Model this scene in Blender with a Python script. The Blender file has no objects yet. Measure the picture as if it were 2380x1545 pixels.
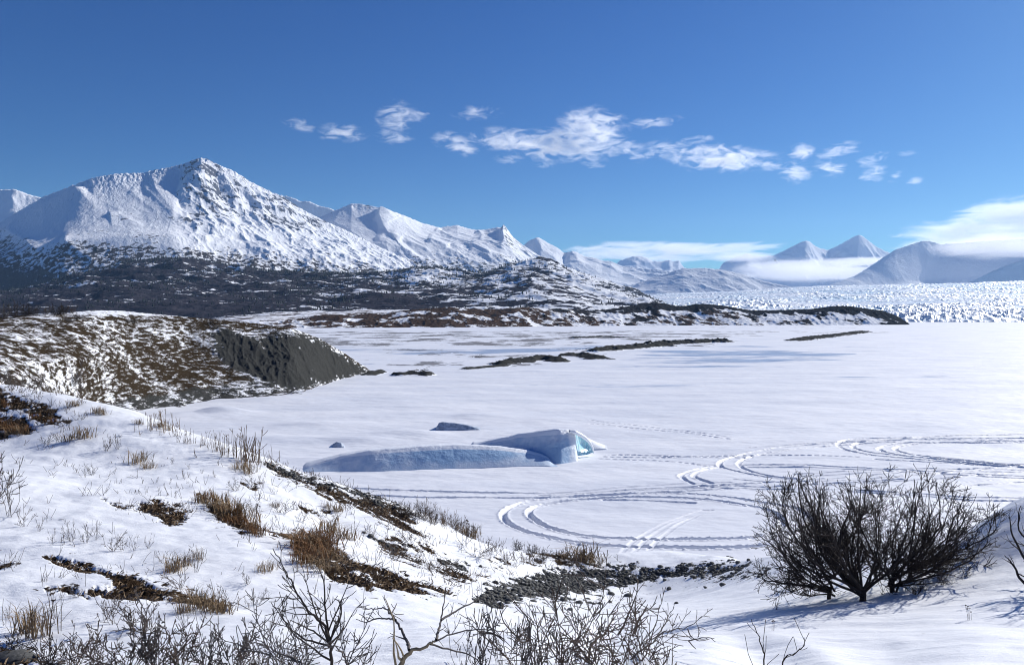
import bpy, math, random
import numpy as np
from mathutils import Vector

# ---------------------------------------------------------------- camera, sky, sun, exposure
scene = bpy.context.scene
W0, V0, F, H = 1190.0, 735.0, 1798.0, 13.5      # picture measures used for surveying: centre, horizon, focal length; eye height
cam_data = bpy.data.cameras.new('camera'); cam = bpy.data.objects.new('camera', cam_data)
scene.collection.objects.link(cam); scene.camera = cam
cam.location = (0, 0, H); cam.rotation_euler = (math.radians(90), 0, 0)
cam_data.sensor_width = 36.0; cam_data.lens = 36.0 * F / 2380.0
cam_data.shift_y = -(772.5 - V0) / 2380.0
cam_data.clip_start = 0.1; cam_data.clip_end = 120000

SUN_AZ, SUN_EL = 51.0, 28.0
world = bpy.data.worlds.new("World"); scene.world = world; world.use_nodes = True
wn, wl = world.node_tree.nodes, world.node_tree.links
wn.clear()
sky = wn.new('ShaderNodeTexSky'); sky.sky_type = 'NISHITA'; sky.sun_disc = False
sky.sun_elevation = math.radians(SUN_EL); sky.sun_rotation = math.radians(SUN_AZ)
sky.altitude = 500; sky.air_density = 1.0; sky.dust_density = 0.35; sky.ozone_density = 3.0
hs = wn.new('ShaderNodeHueSaturation'); hs.inputs['Saturation'].default_value = 1.34; hs.inputs['Hue'].default_value = 0.516
tint = wn.new('ShaderNodeMix'); tint.data_type = 'RGBA'; tint.blend_type = 'MULTIPLY'; tint.inputs[0].default_value = 1.0; tint.inputs[7].default_value = (.50, .90, 1.12, 1)
bg = wn.new('ShaderNodeBackground'); bg.inputs['Strength'].default_value = 0.060
wo = wn.new('ShaderNodeOutputWorld')
wl.new(sky.outputs[0], hs.inputs['Color']); wl.new(hs.outputs[0], tint.inputs[6]); wl.new(tint.outputs[2], bg.inputs['Color']); wl.new(bg.outputs[0], wo.inputs['Surface'])

a, e = math.radians(SUN_AZ), math.radians(SUN_EL)
sun_dir = Vector((math.sin(a) * math.cos(e), math.cos(a) * math.cos(e), math.sin(e)))
sd = bpy.data.lights.new('sun', 'SUN'); sd.energy = 5.0; sd.angle = math.radians(0.53); sd.color = (1.0, 0.965, 0.91)
sun = bpy.data.objects.new('sun', sd); scene.collection.objects.link(sun)
sun.rotation_euler = sun_dir.to_track_quat('Z', 'Y').to_euler()
sun.location = (40, 30, 60)

scene.view_settings.view_transform = 'Standard'; scene.view_settings.look = 'None'
scene.view_settings.exposure = 0.20; scene.view_settings.gamma = 1.0
HAZE_D = 2.0e-5
scene.cycles.max_bounces = 5; scene.cycles.diffuse_bounces = 3; scene.cycles.volume_bounces = 3
scene.cycles.transparent_max_bounces = 12
scene.cycles.volume_step_rate = 1.0; scene.cycles.volume_max_steps = 256
scene.cycles.use_denoising = True; scene.cycles.filter_width = 1.05
scene.cycles.sample_clamp_indirect = 4.0

# ---------------------------------------------------------------- noise
_r = np.random.RandomState(11)
_P = np.concatenate([_r.permutation(256)] * 2).astype(np.int32)
_A = np.linspace(0, 2 * np.pi, 256, endpoint=False)
_GX, _GY = np.cos(_A).astype(np.float32), np.sin(_A).astype(np.float32)
_RV = _r.rand(3, 256).astype(np.float32)

def pn(x, y, seed=0):
    x = np.asarray(x, np.float32) + seed * 17.31; y = np.asarray(y, np.float32) + seed * 9.77
    xi = np.floor(x).astype(np.int32); yi = np.floor(y).astype(np.int32)
    xf = x - xi; yf = y - yi; xi &= 255; yi &= 255
    u = xf * xf * xf * (xf * (xf * 6 - 15) + 10); v = yf * yf * yf * (yf * (yf * 6 - 15) + 10)
    x1 = (xi + 1) & 255; y1 = (yi + 1) & 255
    def g(ix, iy, dx, dy):
        h = _P[_P[ix] + iy]
        return _GX[h] * dx + _GY[h] * dy
    a = g(xi, yi, xf, yf); b = g(x1, yi, xf - 1, yf); c = g(xi, y1, xf, yf - 1); d = g(x1, y1, xf - 1, yf - 1)
    return ((a + u * (b - a)) + v * ((c + u * (d - c)) - (a + u * (b - a)))) * 1.5

def fbm(x, y, o=5, g=0.5, l=2.03, seed=0):
    s = 0; am = 1.0; f = 1.0; t = 0
    for k in range(o):
        s = s + am * pn(x * f, y * f, seed + k * 3); t += am; am *= g; f *= l
    return s / t

def ridged(x, y, o=5, g=0.5, l=2.07, seed=0):
    s = 0; am = 1.0; f = 1.0; t = 0; w = 1.0
    for k in range(o):
        n = 1 - np.abs(pn(x * f, y * f, seed + k * 5)) * 1.6; n = np.clip(n, 0, 1) ** 2 * w
        w = np.clip(n * 1.6, 0, 1); s = s + am * n; t += am; am *= g; f *= l
    return s / t

def voro(x, y, seed=0):
    """nearest cell distance, second distance and that cell's random value"""
    x = np.asarray(x, np.float32); y = np.asarray(y, np.float32)
    xi = np.floor(x).astype(np.int32); yi = np.floor(y).astype(np.int32)
    f1 = np.full(x.shape, 9.0, np.float32); f2 = f1.copy(); rv = f1 * 0
    for dx in (-1, 0, 1):
        for dy in (-1, 0, 1):
            h = _P[_P[(xi + dx + seed * 7) & 255] + ((yi + dy) & 255)]
            d = np.hypot(xi + dx + _RV[0][h] - x, yi + dy + _RV[1][h] - y)
            m = d < f1
            f2 = np.where(m, f1, np.minimum(f2, d)); rv = np.where(m, _RV[2][h], rv); f1 = np.where(m, d, f1)
    return f1, f2, rv

def sstep(a, b, x):
    t = np.clip((x - a) / (b - a), 0, 1); return t * t * (3 - 2 * t)

def L(pts, u):
    p = np.array(pts, float); return np.interp(u, p[:, 0], p[:, 1])

def smooth1(a, n):
    if n < 1: return a
    k = np.hanning(2 * n + 3); k /= k.sum(); return np.convolve(np.pad(a, n + 1, 'edge'), k, 'valid')

def poly_sd(pts, u, v):
    """signed distance (inside positive) to a polygon; far away gives -1e3"""
    P = np.array(pts, float); out = np.full(u.shape, -1e3, np.float32)
    m = (u > P[:, 0].min() - 40) & (u < P[:, 0].max() + 40) & (v > P[:, 1].min() - 40) & (v < P[:, 1].max() + 40)
    if not m.any(): return out
    x = u[m]; y = v[m]; d = np.full(x.shape, 1e9); ins = np.zeros(x.shape, bool)
    for i in range(len(P)):
        ax, ay = P[i]; bx, by = P[(i + 1) % len(P)]
        ex, ey = bx - ax, by - ay
        t = np.clip(((x - ax) * ex + (y - ay) * ey) / (ex * ex + ey * ey + 1e-9), 0, 1)
        d = np.minimum(d, np.hypot(x - ax - t * ex, y - ay - t * ey))
        c = ((ay > y) != (by > y))
        xi = ax + (y - ay) * ex / (ey if abs(ey) > 1e-9 else 1e-9)
        ins ^= c & (x < xi)
    out[m] = np.where(ins, d, -d); return out

def line_d(pts, u, v):
    """distance to a polyline, side (+ = right of travel in the picture), fraction along"""
    P = np.array(pts, float); seg = np.hypot(*(P[1:] - P[:-1]).T); cum = np.concatenate([[0], np.cumsum(seg)])
    d = np.full(u.shape, 1e9); sd_ = np.zeros(u.shape); fr = np.zeros(u.shape)
    for i in range(len(P) - 1):
        ax, ay = P[i]; ex, ey = P[i + 1] - P[i]
        t = np.clip(((u - ax) * ex + (v - ay) * ey) / (ex * ex + ey * ey), 0, 1)
        dx = u - ax - t * ex; dy = v - ay - t * ey; q = np.hypot(dx, dy); m = q < d
        d = np.where(m, q, d); sd_ = np.where(m, np.sign(ex * dy - ey * dx), sd_)
        fr = np.where(m, (cum[i] + t * seg[i]) / cum[-1], fr)
    return d, sd_, fr

def P3(u, v, D):
    return Vector(((u - W0) / F * D, D, H - (v - V0) / F * D))

# ---------------------------------------------------------------- object helpers
COL = scene.collection
def tag(o, label=None, cat=None, group=None, kind=None):
    if label: o['label'] = label
    if cat: o['category'] = cat
    if group: o['group'] = group
    if kind: o['kind'] = kind
    return o

def mesh_np(name, V, quads=None, tris=None, mat=None, smooth=True, attrs=None, parent=None, link=True):
    me = bpy.data.meshes.new(name)
    V = np.asarray(V, np.float32); me.vertices.add(len(V)); me.vertices.foreach_set('co', V.ravel())
    ls = []; st = []; n = 0
    if quads is not None and len(quads):
        q = np.asarray(quads, np.int32); ls.append(q.ravel()); st.append(np.arange(len(q), dtype=np.int32) * 4); n = len(q) * 4
    if tris is not None and len(tris):
        t = np.asarray(tris, np.int32); ls.append(t.ravel()); st.append(np.arange(len(t), dtype=np.int32) * 3 + n)
    ls = np.concatenate(ls); st = np.concatenate(st)
    me.loops.add(len(ls)); me.loops.foreach_set('vertex_index', ls)
    me.polygons.add(len(st)); me.polygons.foreach_set('loop_start', st)
    if smooth: me.polygons.foreach_set('use_smooth', np.ones(len(st), bool))
    for k, a in (attrs or {}).items():
        at = me.attributes.new(k, 'FLOAT', 'POINT'); at.data.foreach_set('value', np.asarray(a, np.float32).ravel())
    me.update(calc_edges=True)
    if mat: me.materials.append(mat)
    o = bpy.data.objects.new(name, me)
    if link: COL.objects.link(o)
    if parent: o.parent = parent
    return o

def grid_np(name, X, Y, Z, mat, attrs=None, keep=None, parent=None, smooth=True):
    r, c = X.shape; idx = np.arange(r * c, dtype=np.int32).reshape(r, c)
    q = np.stack([idx[:-1, :-1], idx[:-1, 1:], idx[1:, 1:], idx[1:, :-1]], -1).reshape(-1, 4)
    # make faces look up
    a = np.array([X[0, 0], Y[0, 0]]); b = np.array([X[0, -1], Y[0, -1]]); d = np.array([X[-1, 0], Y[-1, 0]])
    if (b - a)[0] * (d - a)[1] - (b - a)[1] * (d - a)[0] < 0: q = q[:, ::-1]
    V = np.stack([X, Y, Z], -1).reshape(-1, 3); attrs = {k: v.ravel() for k, v in (attrs or {}).items()}
    if keep is not None:
        kf = (keep[:-1, :-1] | keep[:-1, 1:] | keep[1:, 1:] | keep[1:, :-1]).ravel(); q = q[kf]
        used = np.zeros(r * c, bool); used[q.ravel()] = True; mp = np.cumsum(used) - 1
        q = mp[q]; V = V[used]; attrs = {k: v[used] for k, v in attrs.items()}
    return mesh_np(name, V, quads=q, mat=mat, attrs=attrs, parent=parent, smooth=smooth)

# ---------------------------------------------------------------- materials
class NT:
    def __init__(s, name):
        s.m = bpy.data.materials.new(name); s.m.use_nodes = True; s.t = s.m.node_tree; s.n = s.t.nodes; s.n.clear()
        s.out = s.n.new('ShaderNodeOutputMaterial')
    def link(s, a, b): s.t.links.new(a, b)
    def node(s, typ, **kw):
        n = s.n.new(typ)
        for k, v in kw.items(): setattr(n, k, v)
        return n
    def inp(s, sock, v):
        if hasattr(v, 'links') or isinstance(v, bpy.types.NodeSocket): s.link(v, sock)
        else: sock.default_value = v
    def math(s, op, a, b=0.0, c=None, clamp=False):
        n = s.node('ShaderNodeMath', operation=op, use_clamp=clamp); s.inp(n.inputs[0], a); s.inp(n.inputs[1], b)
        if c is not None: s.inp(n.inputs[2], c)
        return n.outputs[0]
    def attr(s, name): return s.node('ShaderNodeAttribute', attribute_name=name).outputs['Fac']
    def coord(s, scale=(1, 1, 1), which='Object', rot=(0, 0, 0)):
        t = s.node('ShaderNodeTexCoord'); m = s.node('ShaderNodeMapping'); m.inputs['Scale'].default_value = scale
        m.inputs['Rotation'].default_value = rot
        s.link(t.outputs[which], m.inputs['Vector']); return m.outputs[0]
    def noise(s, scale, detail=4, rough=0.55, vec=None, dist=0.0):
        n = s.node('ShaderNodeTexNoise'); n.inputs['Scale'].default_value = scale; n.inputs['Detail'].default_value = detail
        n.inputs['Roughness'].default_value = rough; n.inputs['Distortion'].default_value = dist
        s.link(vec if vec is not None else s.coord(), n.inputs['Vector']); return n.outputs['Fac']
    def ramp(s, f, stops):
        n = s.node('ShaderNodeValToRGB'); e = n.color_ramp.elements
        while len(e) < len(stops): e.new(0.5)
        for i, (p, c) in enumerate(stops): e[i].position = p; e[i].color = (*c, 1)
        s.link(f, n.inputs[0]); return n.outputs[0]
    def step(s, x, a, b):
        n = s.node('ShaderNodeMapRange', interpolation_type='SMOOTHSTEP'); s.inp(n.inputs['Value'], x)
        n.inputs['From Min'].default_value = a; n.inputs['From Max'].default_value = b; return n.outputs[0]
    def mix(s, f, a, b):
        n = s.node('ShaderNodeMix', data_type='RGBA'); s.inp(n.inputs[0], f)
        for i, v in ((6, a), (7, b)):
            if isinstance(v, tuple): n.inputs[i].default_value = (*v, 1)
            else: s.link(v, n.inputs[i])
        return n.outputs[2]
    def bump(s, h, strength, dist, prev=None):
        n = s.node('ShaderNodeBump'); s.inp(n.inputs['Strength'], strength); n.inputs['Distance'].default_value = dist
        s.link(h, n.inputs['Height'])
        if prev is not None: s.link(prev, n.inputs['Normal'])
        return n.outputs[0]
    def bsdf(s, color, rough=0.8, normal=None, spec=0.25, **kw):
        n = s.node('ShaderNodeBsdfPrincipled'); s.inp(n.inputs['Base Color'], (*color, 1) if isinstance(color, tuple) else color)
        s.inp(n.inputs['Roughness'], rough); s.inp(n.inputs['Specular IOR Level'], spec)
        for k, v in kw.items(): s.inp(n.inputs[k.replace('_', ' ')], v)
        if normal is not None: s.link(normal, n.inputs['Normal'])
        s.link(n.outputs[0], s.out.inputs['Surface']); return n

SNOW = (0.86, 0.875, 0.90)

def mat_ground(name, near=True):
    """snow with turf and gravel showing where the vertex attributes say so"""
    m = NT(name); turf = m.attr('turf'); grav = m.attr('gravel')
    co = m.coord() if near else m.coord((.6, .6, 2.4))
    f1 = m.noise(5.0 if near else 1.0, 6, 0.62, co); f2 = m.noise(22 if near else 5, 4, 0.6, co)
    nn = m.math('SUBTRACT', m.math('ADD', m.math('MULTIPLY', f1, 0.65), m.math('MULTIPLY', f2, 0.35)), 0.5)
    k = 2.6
    tm = m.step(m.math('ADD', turf, m.math('MULTIPLY', nn, k)), 0.46 if near else 0.40, 0.58 if near else 0.70)
    gm = m.step(m.math('ADD', grav, m.math('MULTIPLY', nn, k)), 0.46, 0.58)
    fine = m.noise(60 if near else 9, 5, 0.7, co)
    tcol = m.ramp(fine, [(0.25, (0.020, 0.015, 0.011)), (0.5, (0.060, 0.044, 0.029)), (0.75, (0.15, 0.115, 0.072))] if not near else [(0.25, (0.016, 0.011, 0.008)), (0.5, (0.050, 0.033, 0.021)), (0.75, (0.12, 0.083, 0.05))])
    gfine = m.noise(45 if near else 7, 5, 0.75, co)
    gcol = m.ramp(gfine, [(0.3, (0.036, 0.037, 0.036)), (0.5, (0.078, 0.080, 0.076)), (0.72, (0.15, 0.148, 0.138))])
    col = m.mix(gm, m.mix(tm, SNOW, tcol), gcol)
    bare = m.math('MAXIMUM', tm, gm)
    sb = m.bump(m.noise(3.0, 5, 0.55, m.coord((1, 2.2, 1))), 0.18, 0.05 if near else 0.15)
    sb = m.bump(m.noise(14 if near else 4, 6, 0.68, m.coord((.7, 1.6, 1), rot=(0, 0, .5))), 0.6, 0.022 if near else 0.12, sb)
    if near: sb = m.bump(m.noise(70, 3, 0.7, co), 0.5, 0.006, sb)
    gb = m.bump(fine, m.math('MULTIPLY', bare, 0.9), 0.05 if near else 0.5, sb)
    m.bsdf(col, m.math('ADD', 0.55, m.math('MULTIPLY', bare, 0.35)), gb, m.math('MULTIPLY', m.math('SUBTRACT', 1.0, bare), 0.25)); return m.m

def mat_lake():
    m = NT('lake_snow'); ice = m.attr('ice'); mud = m.attr('mud'); co = m.coord()
    st = m.coord((0.35, 1, 1), rot=(0, 0, 0.25))
    n1 = m.noise(0.25, 6, 0.6, st); n2 = m.noise(0.05, 6, 0.68, m.coord((0.3, 0.9, 1), rot=(0, 0, .12)))
    nn = m.math('SUBTRACT', n2, 0.5)
    im = m.step(m.math('ADD', ice, m.math('MULTIPLY', nn, 4.2)), 0.46, 0.80)
    mm = m.step(m.math('ADD', mud, m.math('MULTIPLY', m.math('SUBTRACT', m.noise(1.0, 6, 0.72, m.coord((0.03, 0.018, 1))), 0.5), 2.4)), 0.5, 0.6)
    icol = m.ramp(n1, [(0.3, (0.30, 0.36, 0.48)), (0.7, (0.52, 0.59, 0.70))])
    mcol = m.ramp(n1, [(0.3, (0.12, 0.115, 0.11)), (0.7, (0.32, 0.31, 0.31))])
    wind = m.step(m.noise(0.12, 5, 0.6, st), 0.3, 0.7)
    snow = m.mix(wind, (0.74, 0.765, 0.82), (0.87, 0.88, 0.905))
    col = m.mix(mm, m.mix(im, snow, icol), mcol)
    b = m.bump(n1, 0.25, 0.25); b = m.bump(m.noise(2.2, 5, 0.6, m.coord((0.6, 1.6, 1), rot=(0, 0, 0.3))), 0.28, 0.06, b)
    b = m.bump(m.noise(14, 3, 0.6, co), 0.25, 0.015, b)
    m.bsdf(col, m.math('SUBTRACT', 0.62, m.math('MULTIPLY', im, 0.3)), b, 0.3); return m.m

def mat_mountain(name, rs=0.012, vs=0.02, rock=(0.075, 0.078, 0.088), veg=((0.03, 0.028, 0.03), (0.095, 0.08, 0.075)), bump=6.0, ani=(1, 1, 1), snow=SNOW, rk=1.5, det=4, slant=None):
    m = NT(name); ra = m.attr('rock'); va = m.attr('veg'); co = m.coord(ani); cs = co
    if slant:
        k1 = m.node('ShaderNodeMapping'); k1.inputs['Rotation'].default_value = (0, slant, 0); m.link(m.coord(), k1.inputs[0]); k2 = m.node('ShaderNodeMapping'); k2.inputs['Scale'].default_value = (.42, .6, 1.9); m.link(k1.outputs[0], k2.inputs[0]); cs = k2.outputs[0]
    n1 = m.noise(rs, det, 0.62, cs, 0.4); n2 = m.noise(vs, det, 0.66, co)
    rm = m.step(m.math('ADD', ra, m.math('MULTIPLY', m.math('SUBTRACT', n1, 0.5), rk)), 0.5, 0.62)
    vm = m.step(m.math('ADD', va, m.math('MULTIPLY', m.math('SUBTRACT', n2, 0.5), 1.7)), 0.47, 0.58)
    n3 = m.noise(vs * 5, 5, 0.7, co)
    vcol = m.ramp(n3, [(0.3, veg[0]), (0.68, veg[1])])
    rcol = m.mix(n3, tuple(c * 0.6 for c in rock), tuple(min(1, c * 1.7) for c in rock))
    col = m.mix(rm, m.mix(vm, snow, vcol), rcol)
    b = m.bump(n1, 0.8, bump); b = m.bump(m.noise(rs * 3.5, 5, 0.65, co), 0.7, bump * 0.45, b); b = m.bump(n3, m.math('MULTIPLY', m.math('MAXIMUM', vm, rm), 0.9), bump * 0.5, b)
    m.bsdf(col, 0.85, b, 0.0); return m.m

def mat_plain(name, c0, c1, scale=30, rough=0.8, bump=0.2, bd=0.01, **kw):
    m = NT(name); n = m.noise(scale, 4, 0.65); b = m.bump(n, bump, bd) if bump else None
    m.bsdf(m.mix(n, c0, c1), rough, b, 0.25, **kw); return m.m

# ---------------------------------------------------------------- lofted terrain: surveyed lines at surveyed distances joined to one surface
def loft(name, u0, u1, nu, rows, mat, disp=None, attr=None, back=(1500, 14), label=None, kind='structure', jag=0.0, seed=1, sm=1, side=0.0):
    u = np.linspace(u0, u1, nu)
    Ds = []; Zs = []
    for i, r in enumerate(rows):
        v = smooth1(L(r['l'], u), sm if i == 0 else sm * 4)
        D = smooth1(L(r['D'], u) if isinstance(r['D'], list) else np.full(nu, float(r['D'])), 12)
        Ds.append(D); Zs.append(H - (v - V0) / F * D)
    RD = []; RZ = []; RS = []
    bd, bn = back
    for k in range(bn):
        t = 1 - k / bn
        RD.append(Ds[0] + bd * t); RZ.append(Zs[0] * (1 - t) ** 0.8 + (-30) * t); RS.append(-t)
    nr = len(rows)
    for i in range(nr - 1):
        n = rows[i + 1]['n']; p = rows[i + 1].get('p', 1.0)
        for k in range(n + (1 if i == nr - 2 else 0)):
            t = k / n; f = 1 - (1 - t) ** p if p >= 1 else t ** (1 / p)
            RD.append(Ds[i] + (Ds[i + 1] - Ds[i]) * t); RZ.append(Zs[i] + (Zs[i + 1] - Zs[i]) * f); RS.append((i + t) / (nr - 1))
    D = np.array(RD); Z = np.array(RZ); S = np.array(RS)[:, None] + 0 * D; U = u[None, :] + 0 * D
    if nr > 2:      # soften the creases between the sections in front of the crest
        for _ in range(40):
            Z[bn + 3:-1] = (Z[bn + 2:-2] + 2 * Z[bn + 3:-1] + Z[bn + 4:]) / 4
            D[bn + 3:-1] = (D[bn + 2:-2] + 2 * D[bn + 3:-1] + D[bn + 4:]) / 4
    X = (U - W0) / F * D
    V = V0 + (H - Z) / D * F
    if disp is not None:
        dz = disp(U, V, X, D, S)
        if jag: dz = dz + jag * (fbm(U / 9.0, S * 40 + seed, 5, 0.6) * 2.4 + .8 * fbm(U / 3.0, S * 120 + seed, 3, 0.6)) * np.exp(-np.abs(S) * 9)
        Z = Z + dz * D / F
    at = attr(U, V, X, D, S, Z) if attr else {}
    o = grid_np(name, X, D, Z, mat, at)
    tag(o, label, None, None, kind); return o, (U, V, X, D, S, Z)

def spurs(U, V, lst):
    """ridges (A>0) and gullies (A<0) following surveyed lines: A px high, wl / wr px wide on the left / right side"""
    s = 0
    for pts, A, wl, wr in lst:
        P = np.array(pts, float); m = (U > P[:, 0].min() - 4 * max(wl, wr)) & (U < P[:, 0].max() + 4 * max(wl, wr)) & (V > P[:, 1].min() - 4 * max(wl, wr)) & (V < P[:, 1].max() + 4 * max(wl, wr))
        if not m.any(): continue
        d, sd_, fr = line_d(pts, U[m], V[m])
        w = np.where(sd_ > 0, wl, wr); o = np.zeros(U.shape)
        o[m] = A * np.exp(-(d / w) ** 1.3) * sstep(0, 0.12, fr + 0.02) * (1 - 0.75 * fr)
        s = s + o
    return s

# -- main mountain
mM = mat_mountain('mountain_snow_rock', rs=0.016, vs=0.03, ani=(1, 0.7, 1.3), bump=10, rock=(.085, .092, .115), slant=math.radians(-42))
crestB = [(-420, 700), (-200, 600), (0, 516), (100, 458), (187, 424), (217, 413), (267, 404), (333, 402), (360, 395), (413, 385), (433, 378), (467, 366), (483, 371),
          (510, 384), (547, 399), (583, 423), (627, 444), (663, 460), (693, 481), (743, 508), (793, 530), (870, 568), (983, 620), (1050, 650), (1150, 690)]
spB = [([(187, 424), (150, 470), (60, 520), (-60, 575)], 15, 34, 60),
       ([(467, 366), (445, 410), (415, 450), (400, 500)], 9, 16, 22), ([(467, 366), (478, 420), (490, 465), (520, 500), (560, 545)], 7, 10, 14),
       ([(510, 384), (535, 430), (570, 480), (640, 540)], 7, 9, 14), ([(547, 399), (580, 450), (640, 505), (720, 560)], 7, 9, 14),
       ([(583, 423), (640, 480), (700, 530), (800, 590)], 8, 12, 18), ([(640, 455), (700, 505), (780, 560), (870, 610)], 7, 10, 16),
       ([(430, 385), (405, 440), (425, 490), (470, 520)], -9, 14, 14), ([(500, 390), (512, 440), (560, 500)], -6, 8, 8),
       ([(565, 415), (610, 475), (680, 530)], -6, 8, 8), ([(350, 400), (362, 440), (400, 490), (480, 540)], 3, 10, 20),
       ([(300, 440), (330, 470), (390, 510)], 2.5, 8, 16), ([(330, 430), (370, 470), (420, 520)], 2.5, 7, 14), ([(210, 440), (240, 470), (300, 500)], 2.5, 8, 18),
       ([(250, 505), (275, 500), (300, 512), (320, 520)], 5, 14, 8), ([(700, 500), (760, 545), (830, 600)], -6, 8, 8),
       ([(0, 540), (60, 570), (120, 610), (180, 640)], 6, 12, 20), ([(140, 560), (190, 590), (250, 625)], 5, 10, 18)]
def dispB(U, V, X, D, S):
    Y = D; sk = (X * 0.88 + Y * 0.55)
    f = sstep(0.0, 0.10, S) * (1 - 0.0 * S) + (S < 0) * 0.3
    e = sstep(380, 470, U) * (1 - 0.35 * sstep(760, 1000, U))        # the rugged right part
    r = ridged(sk / 520, (Y - X * 0.6) / 1500, 6, 0.55, seed=2) - 0.45
    r2 = ridged(sk / 170, (Y - X * 0.6) / 620, 5, 0.6, seed=7) - 0.45
    b = fbm(X / 700, Y / 500, 6, 0.5, seed=4)
    low = sstep(540, 600, V)
    r3 = ridged(X / 150, Y / 300, 5, 0.6, seed=12) - 0.4
    return f * (spurs(U, V, spB) * 1.25 + r * (2 + 12 * e) + r2 * (.4 + 5.5 * e) + (ridged(sk / 70, (Y - X * 0.6) / 260, 3, 0.6, seed=8) - .4) * (.1 + 1.6 * e) + b * (3 + 5 * e) + low * r3 * 4.5)
def attrB(U, V, X, D, S, Z):
    gx = np.gradient(Z, axis=1) / (np.gradient(X, axis=1) + 1e-6); slope = np.abs(gx)
    e = sstep(360, 460, U) * (1 - sstep(720, 860, U)) * (1 - sstep(500, 600, V))
    n = fbm(X / 450, D / 350, 4, seed=9)
    rock = 0.16 + e * 0.25 + 0.30 * n + sstep(0.45, 1.2, slope) * 0.2 * (0.35 + e) + np.exp(-((U - 285) / 45) ** 2 - ((V - 508) / 11) ** 2) * 0.33
    for cu, cv, w, h, k in ((345, 470, 30, 10, .2), (235, 445, 14, 20, .2), (205, 478, 30, 8, .2), (360, 395, 8, 4, .4), (520, 440, 60, 20, .12), (700, 520, 40, 14, .15)):
        rock = rock + k * np.exp(-((U - cu) / w) ** 2 - ((V - cv) / h) ** 2)
    edge = L([(-400, 560), (0, 548), (90, 575), (200, 545), (330, 548), (450, 570), (560, 575), (700, 590), (850, 600), (1000, 620)], U)
    veg = 0.10 + 0.46 * sstep(-30, 34, V - edge + 34 * n)
    veg = veg + 0.30 * sstep(0, 60, V - L([(-400, 600), (0, 590), (120, 610), (230, 650)], U)) * (1 - sstep(180, 300, U))
    return {'rock': rock, 'veg': veg}
loft('mountain', -420, 1150, 1250, [
    {'l': crestB, 'D': [(-420, 6600), (0, 7300), (187, 6700), (467, 7000), (693, 7000), (983, 6600), (1150, 6500)]},
    {'l': [(-420, 720), (0, 600), (150, 560), (300, 545), (467, 545), (600, 560), (750, 590), (900, 630), (1150, 705)], 'D': [(-420, 5100), (150, 4700), (400, 4850), (560, 5200), (1150, 5300)], 'n': 190, 'p': 1.25},
    {'l': [(-420, 745), (1150, 745)], 'D': 3950, 'n': 90}], mM, dispB, attrB, back=(2500, 30), jag=1.6)

# -- second range with its two dark cirques
mC = mat_mountain('range_snow_rock', rs=0.013, vs=0.024, bump=13, rock=(0.09, 0.095, 0.11))
crestC = [(640, 560), (700, 520), (743, 504), (767, 494), (793, 484), (817, 473), (838, 474), (860, 478), (887, 484), (927, 496), (955, 507), (980, 518), (1003, 524), (1023, 529),
          (1040, 526), (1063, 523), (1085, 530), (1103, 534), (1127, 534), (1143, 531), (1157, 528), (1170, 531), (1177, 535), (1193, 551), (1217, 571), (1247, 591), (1280, 608), (1330, 632), (1420, 670)]
spC = [([(817, 473), (790, 500), (760, 520), (740, 535)], 6, 12, 16), ([(887, 484), (880, 505), (890, 530), (905, 548)], 17, 6, 50),
       ([(1010, 532), (1050, 552), (1110, 566), (1165, 570)], 8, 7, 14), ([(1023, 529), (1040, 545), (1075, 556)], -7, 10, 16), ([(1172, 530), (1168, 548), (1172, 565), (1195, 590)], 18, 7, 26),
       ([(1110, 536), (1120, 548), (1116, 560)], 5, 7, 8),
       ([(870, 555), (920, 575), (975, 600), (1010, 625)], 7, 12, 18), ([(900, 548), (960, 570), (1020, 590), (1080, 625)], 7, 12, 18), ([(990, 560), (1040, 580), (1100, 615)], 6, 12, 16), ([(1090, 575), (1130, 590), (1170, 615)], 5, 10, 14), ([(760, 515), (800, 535), (870, 570), (950, 610)], 9, 10, 26),
       ([(930, 560), (990, 600)], -5, 8, 8), ([(1040, 570), (1090, 600)], -5, 8, 8)]
def dispC(U, V, X, D, S):
    sk = X * 0.88 + D * 0.5; f = sstep(0, 0.08, S) + (S < 0) * .3
    r = ridged(sk / 600, (D - X * .5) / 1900, 5, 0.52, seed=22) - 0.45; b = fbm(X / 900, D / 700, 5, seed=23)
    r2 = ridged(sk / 190, (D - X * .5) / 800, 4, 0.55, seed=25) - 0.45
    k = sstep(530, 600, V)
    return f * (spurs(U, V, spC) + r * (2.0 + 7.5 * k) + r2 * (1.0 + 4.2 * k) + (ridged(sk / 75, (D - X * .5) / 320, 3, .6, seed=26) - .4) * (.3 + 1.8 * k) + b * 3)
def attrC(U, V, X, D, S, Z):
    gx = np.abs(np.gradient(Z, axis=1) / (np.gradient(X, axis=1) + 1e-6)); n = fbm(X / 500, D / 400, 4, seed=29)
    rock = 0.15 + 0.25 * n + 0.25 * sstep(0.4, 1.2, gx) + 0.15 * np.exp(-((U - 1185) / 25) ** 2 - ((V - 575) / 30) ** 2) + 0.3 * np.exp(-((U - 855) / 12) ** 2 - ((V - 480) / 5) ** 2)
    return {'rock': rock, 'veg': 0.10 + 0.40 * sstep(560, 625, V + 20 * n)}
loft('mountain', 640, 1420, 680, [
    {'l': crestC, 'D': [(640, 8200), (817, 8600), (900, 8400), (1063, 8900), (1160, 8700), (1280, 8000), (1420, 7800)]},
    {'l': [(640, 620), (817, 560), (900, 552), (1063, 568), (1165, 572), (1280, 620), (1420, 690)], 'D': 7400, 'n': 130, 'p': 1.1},
    {'l': [(640, 745), (1420, 745)], 'D': 5200, 'n': 90}], mC, dispC, attrC, back=(2500, 24), jag=1.0, seed=4)

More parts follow.
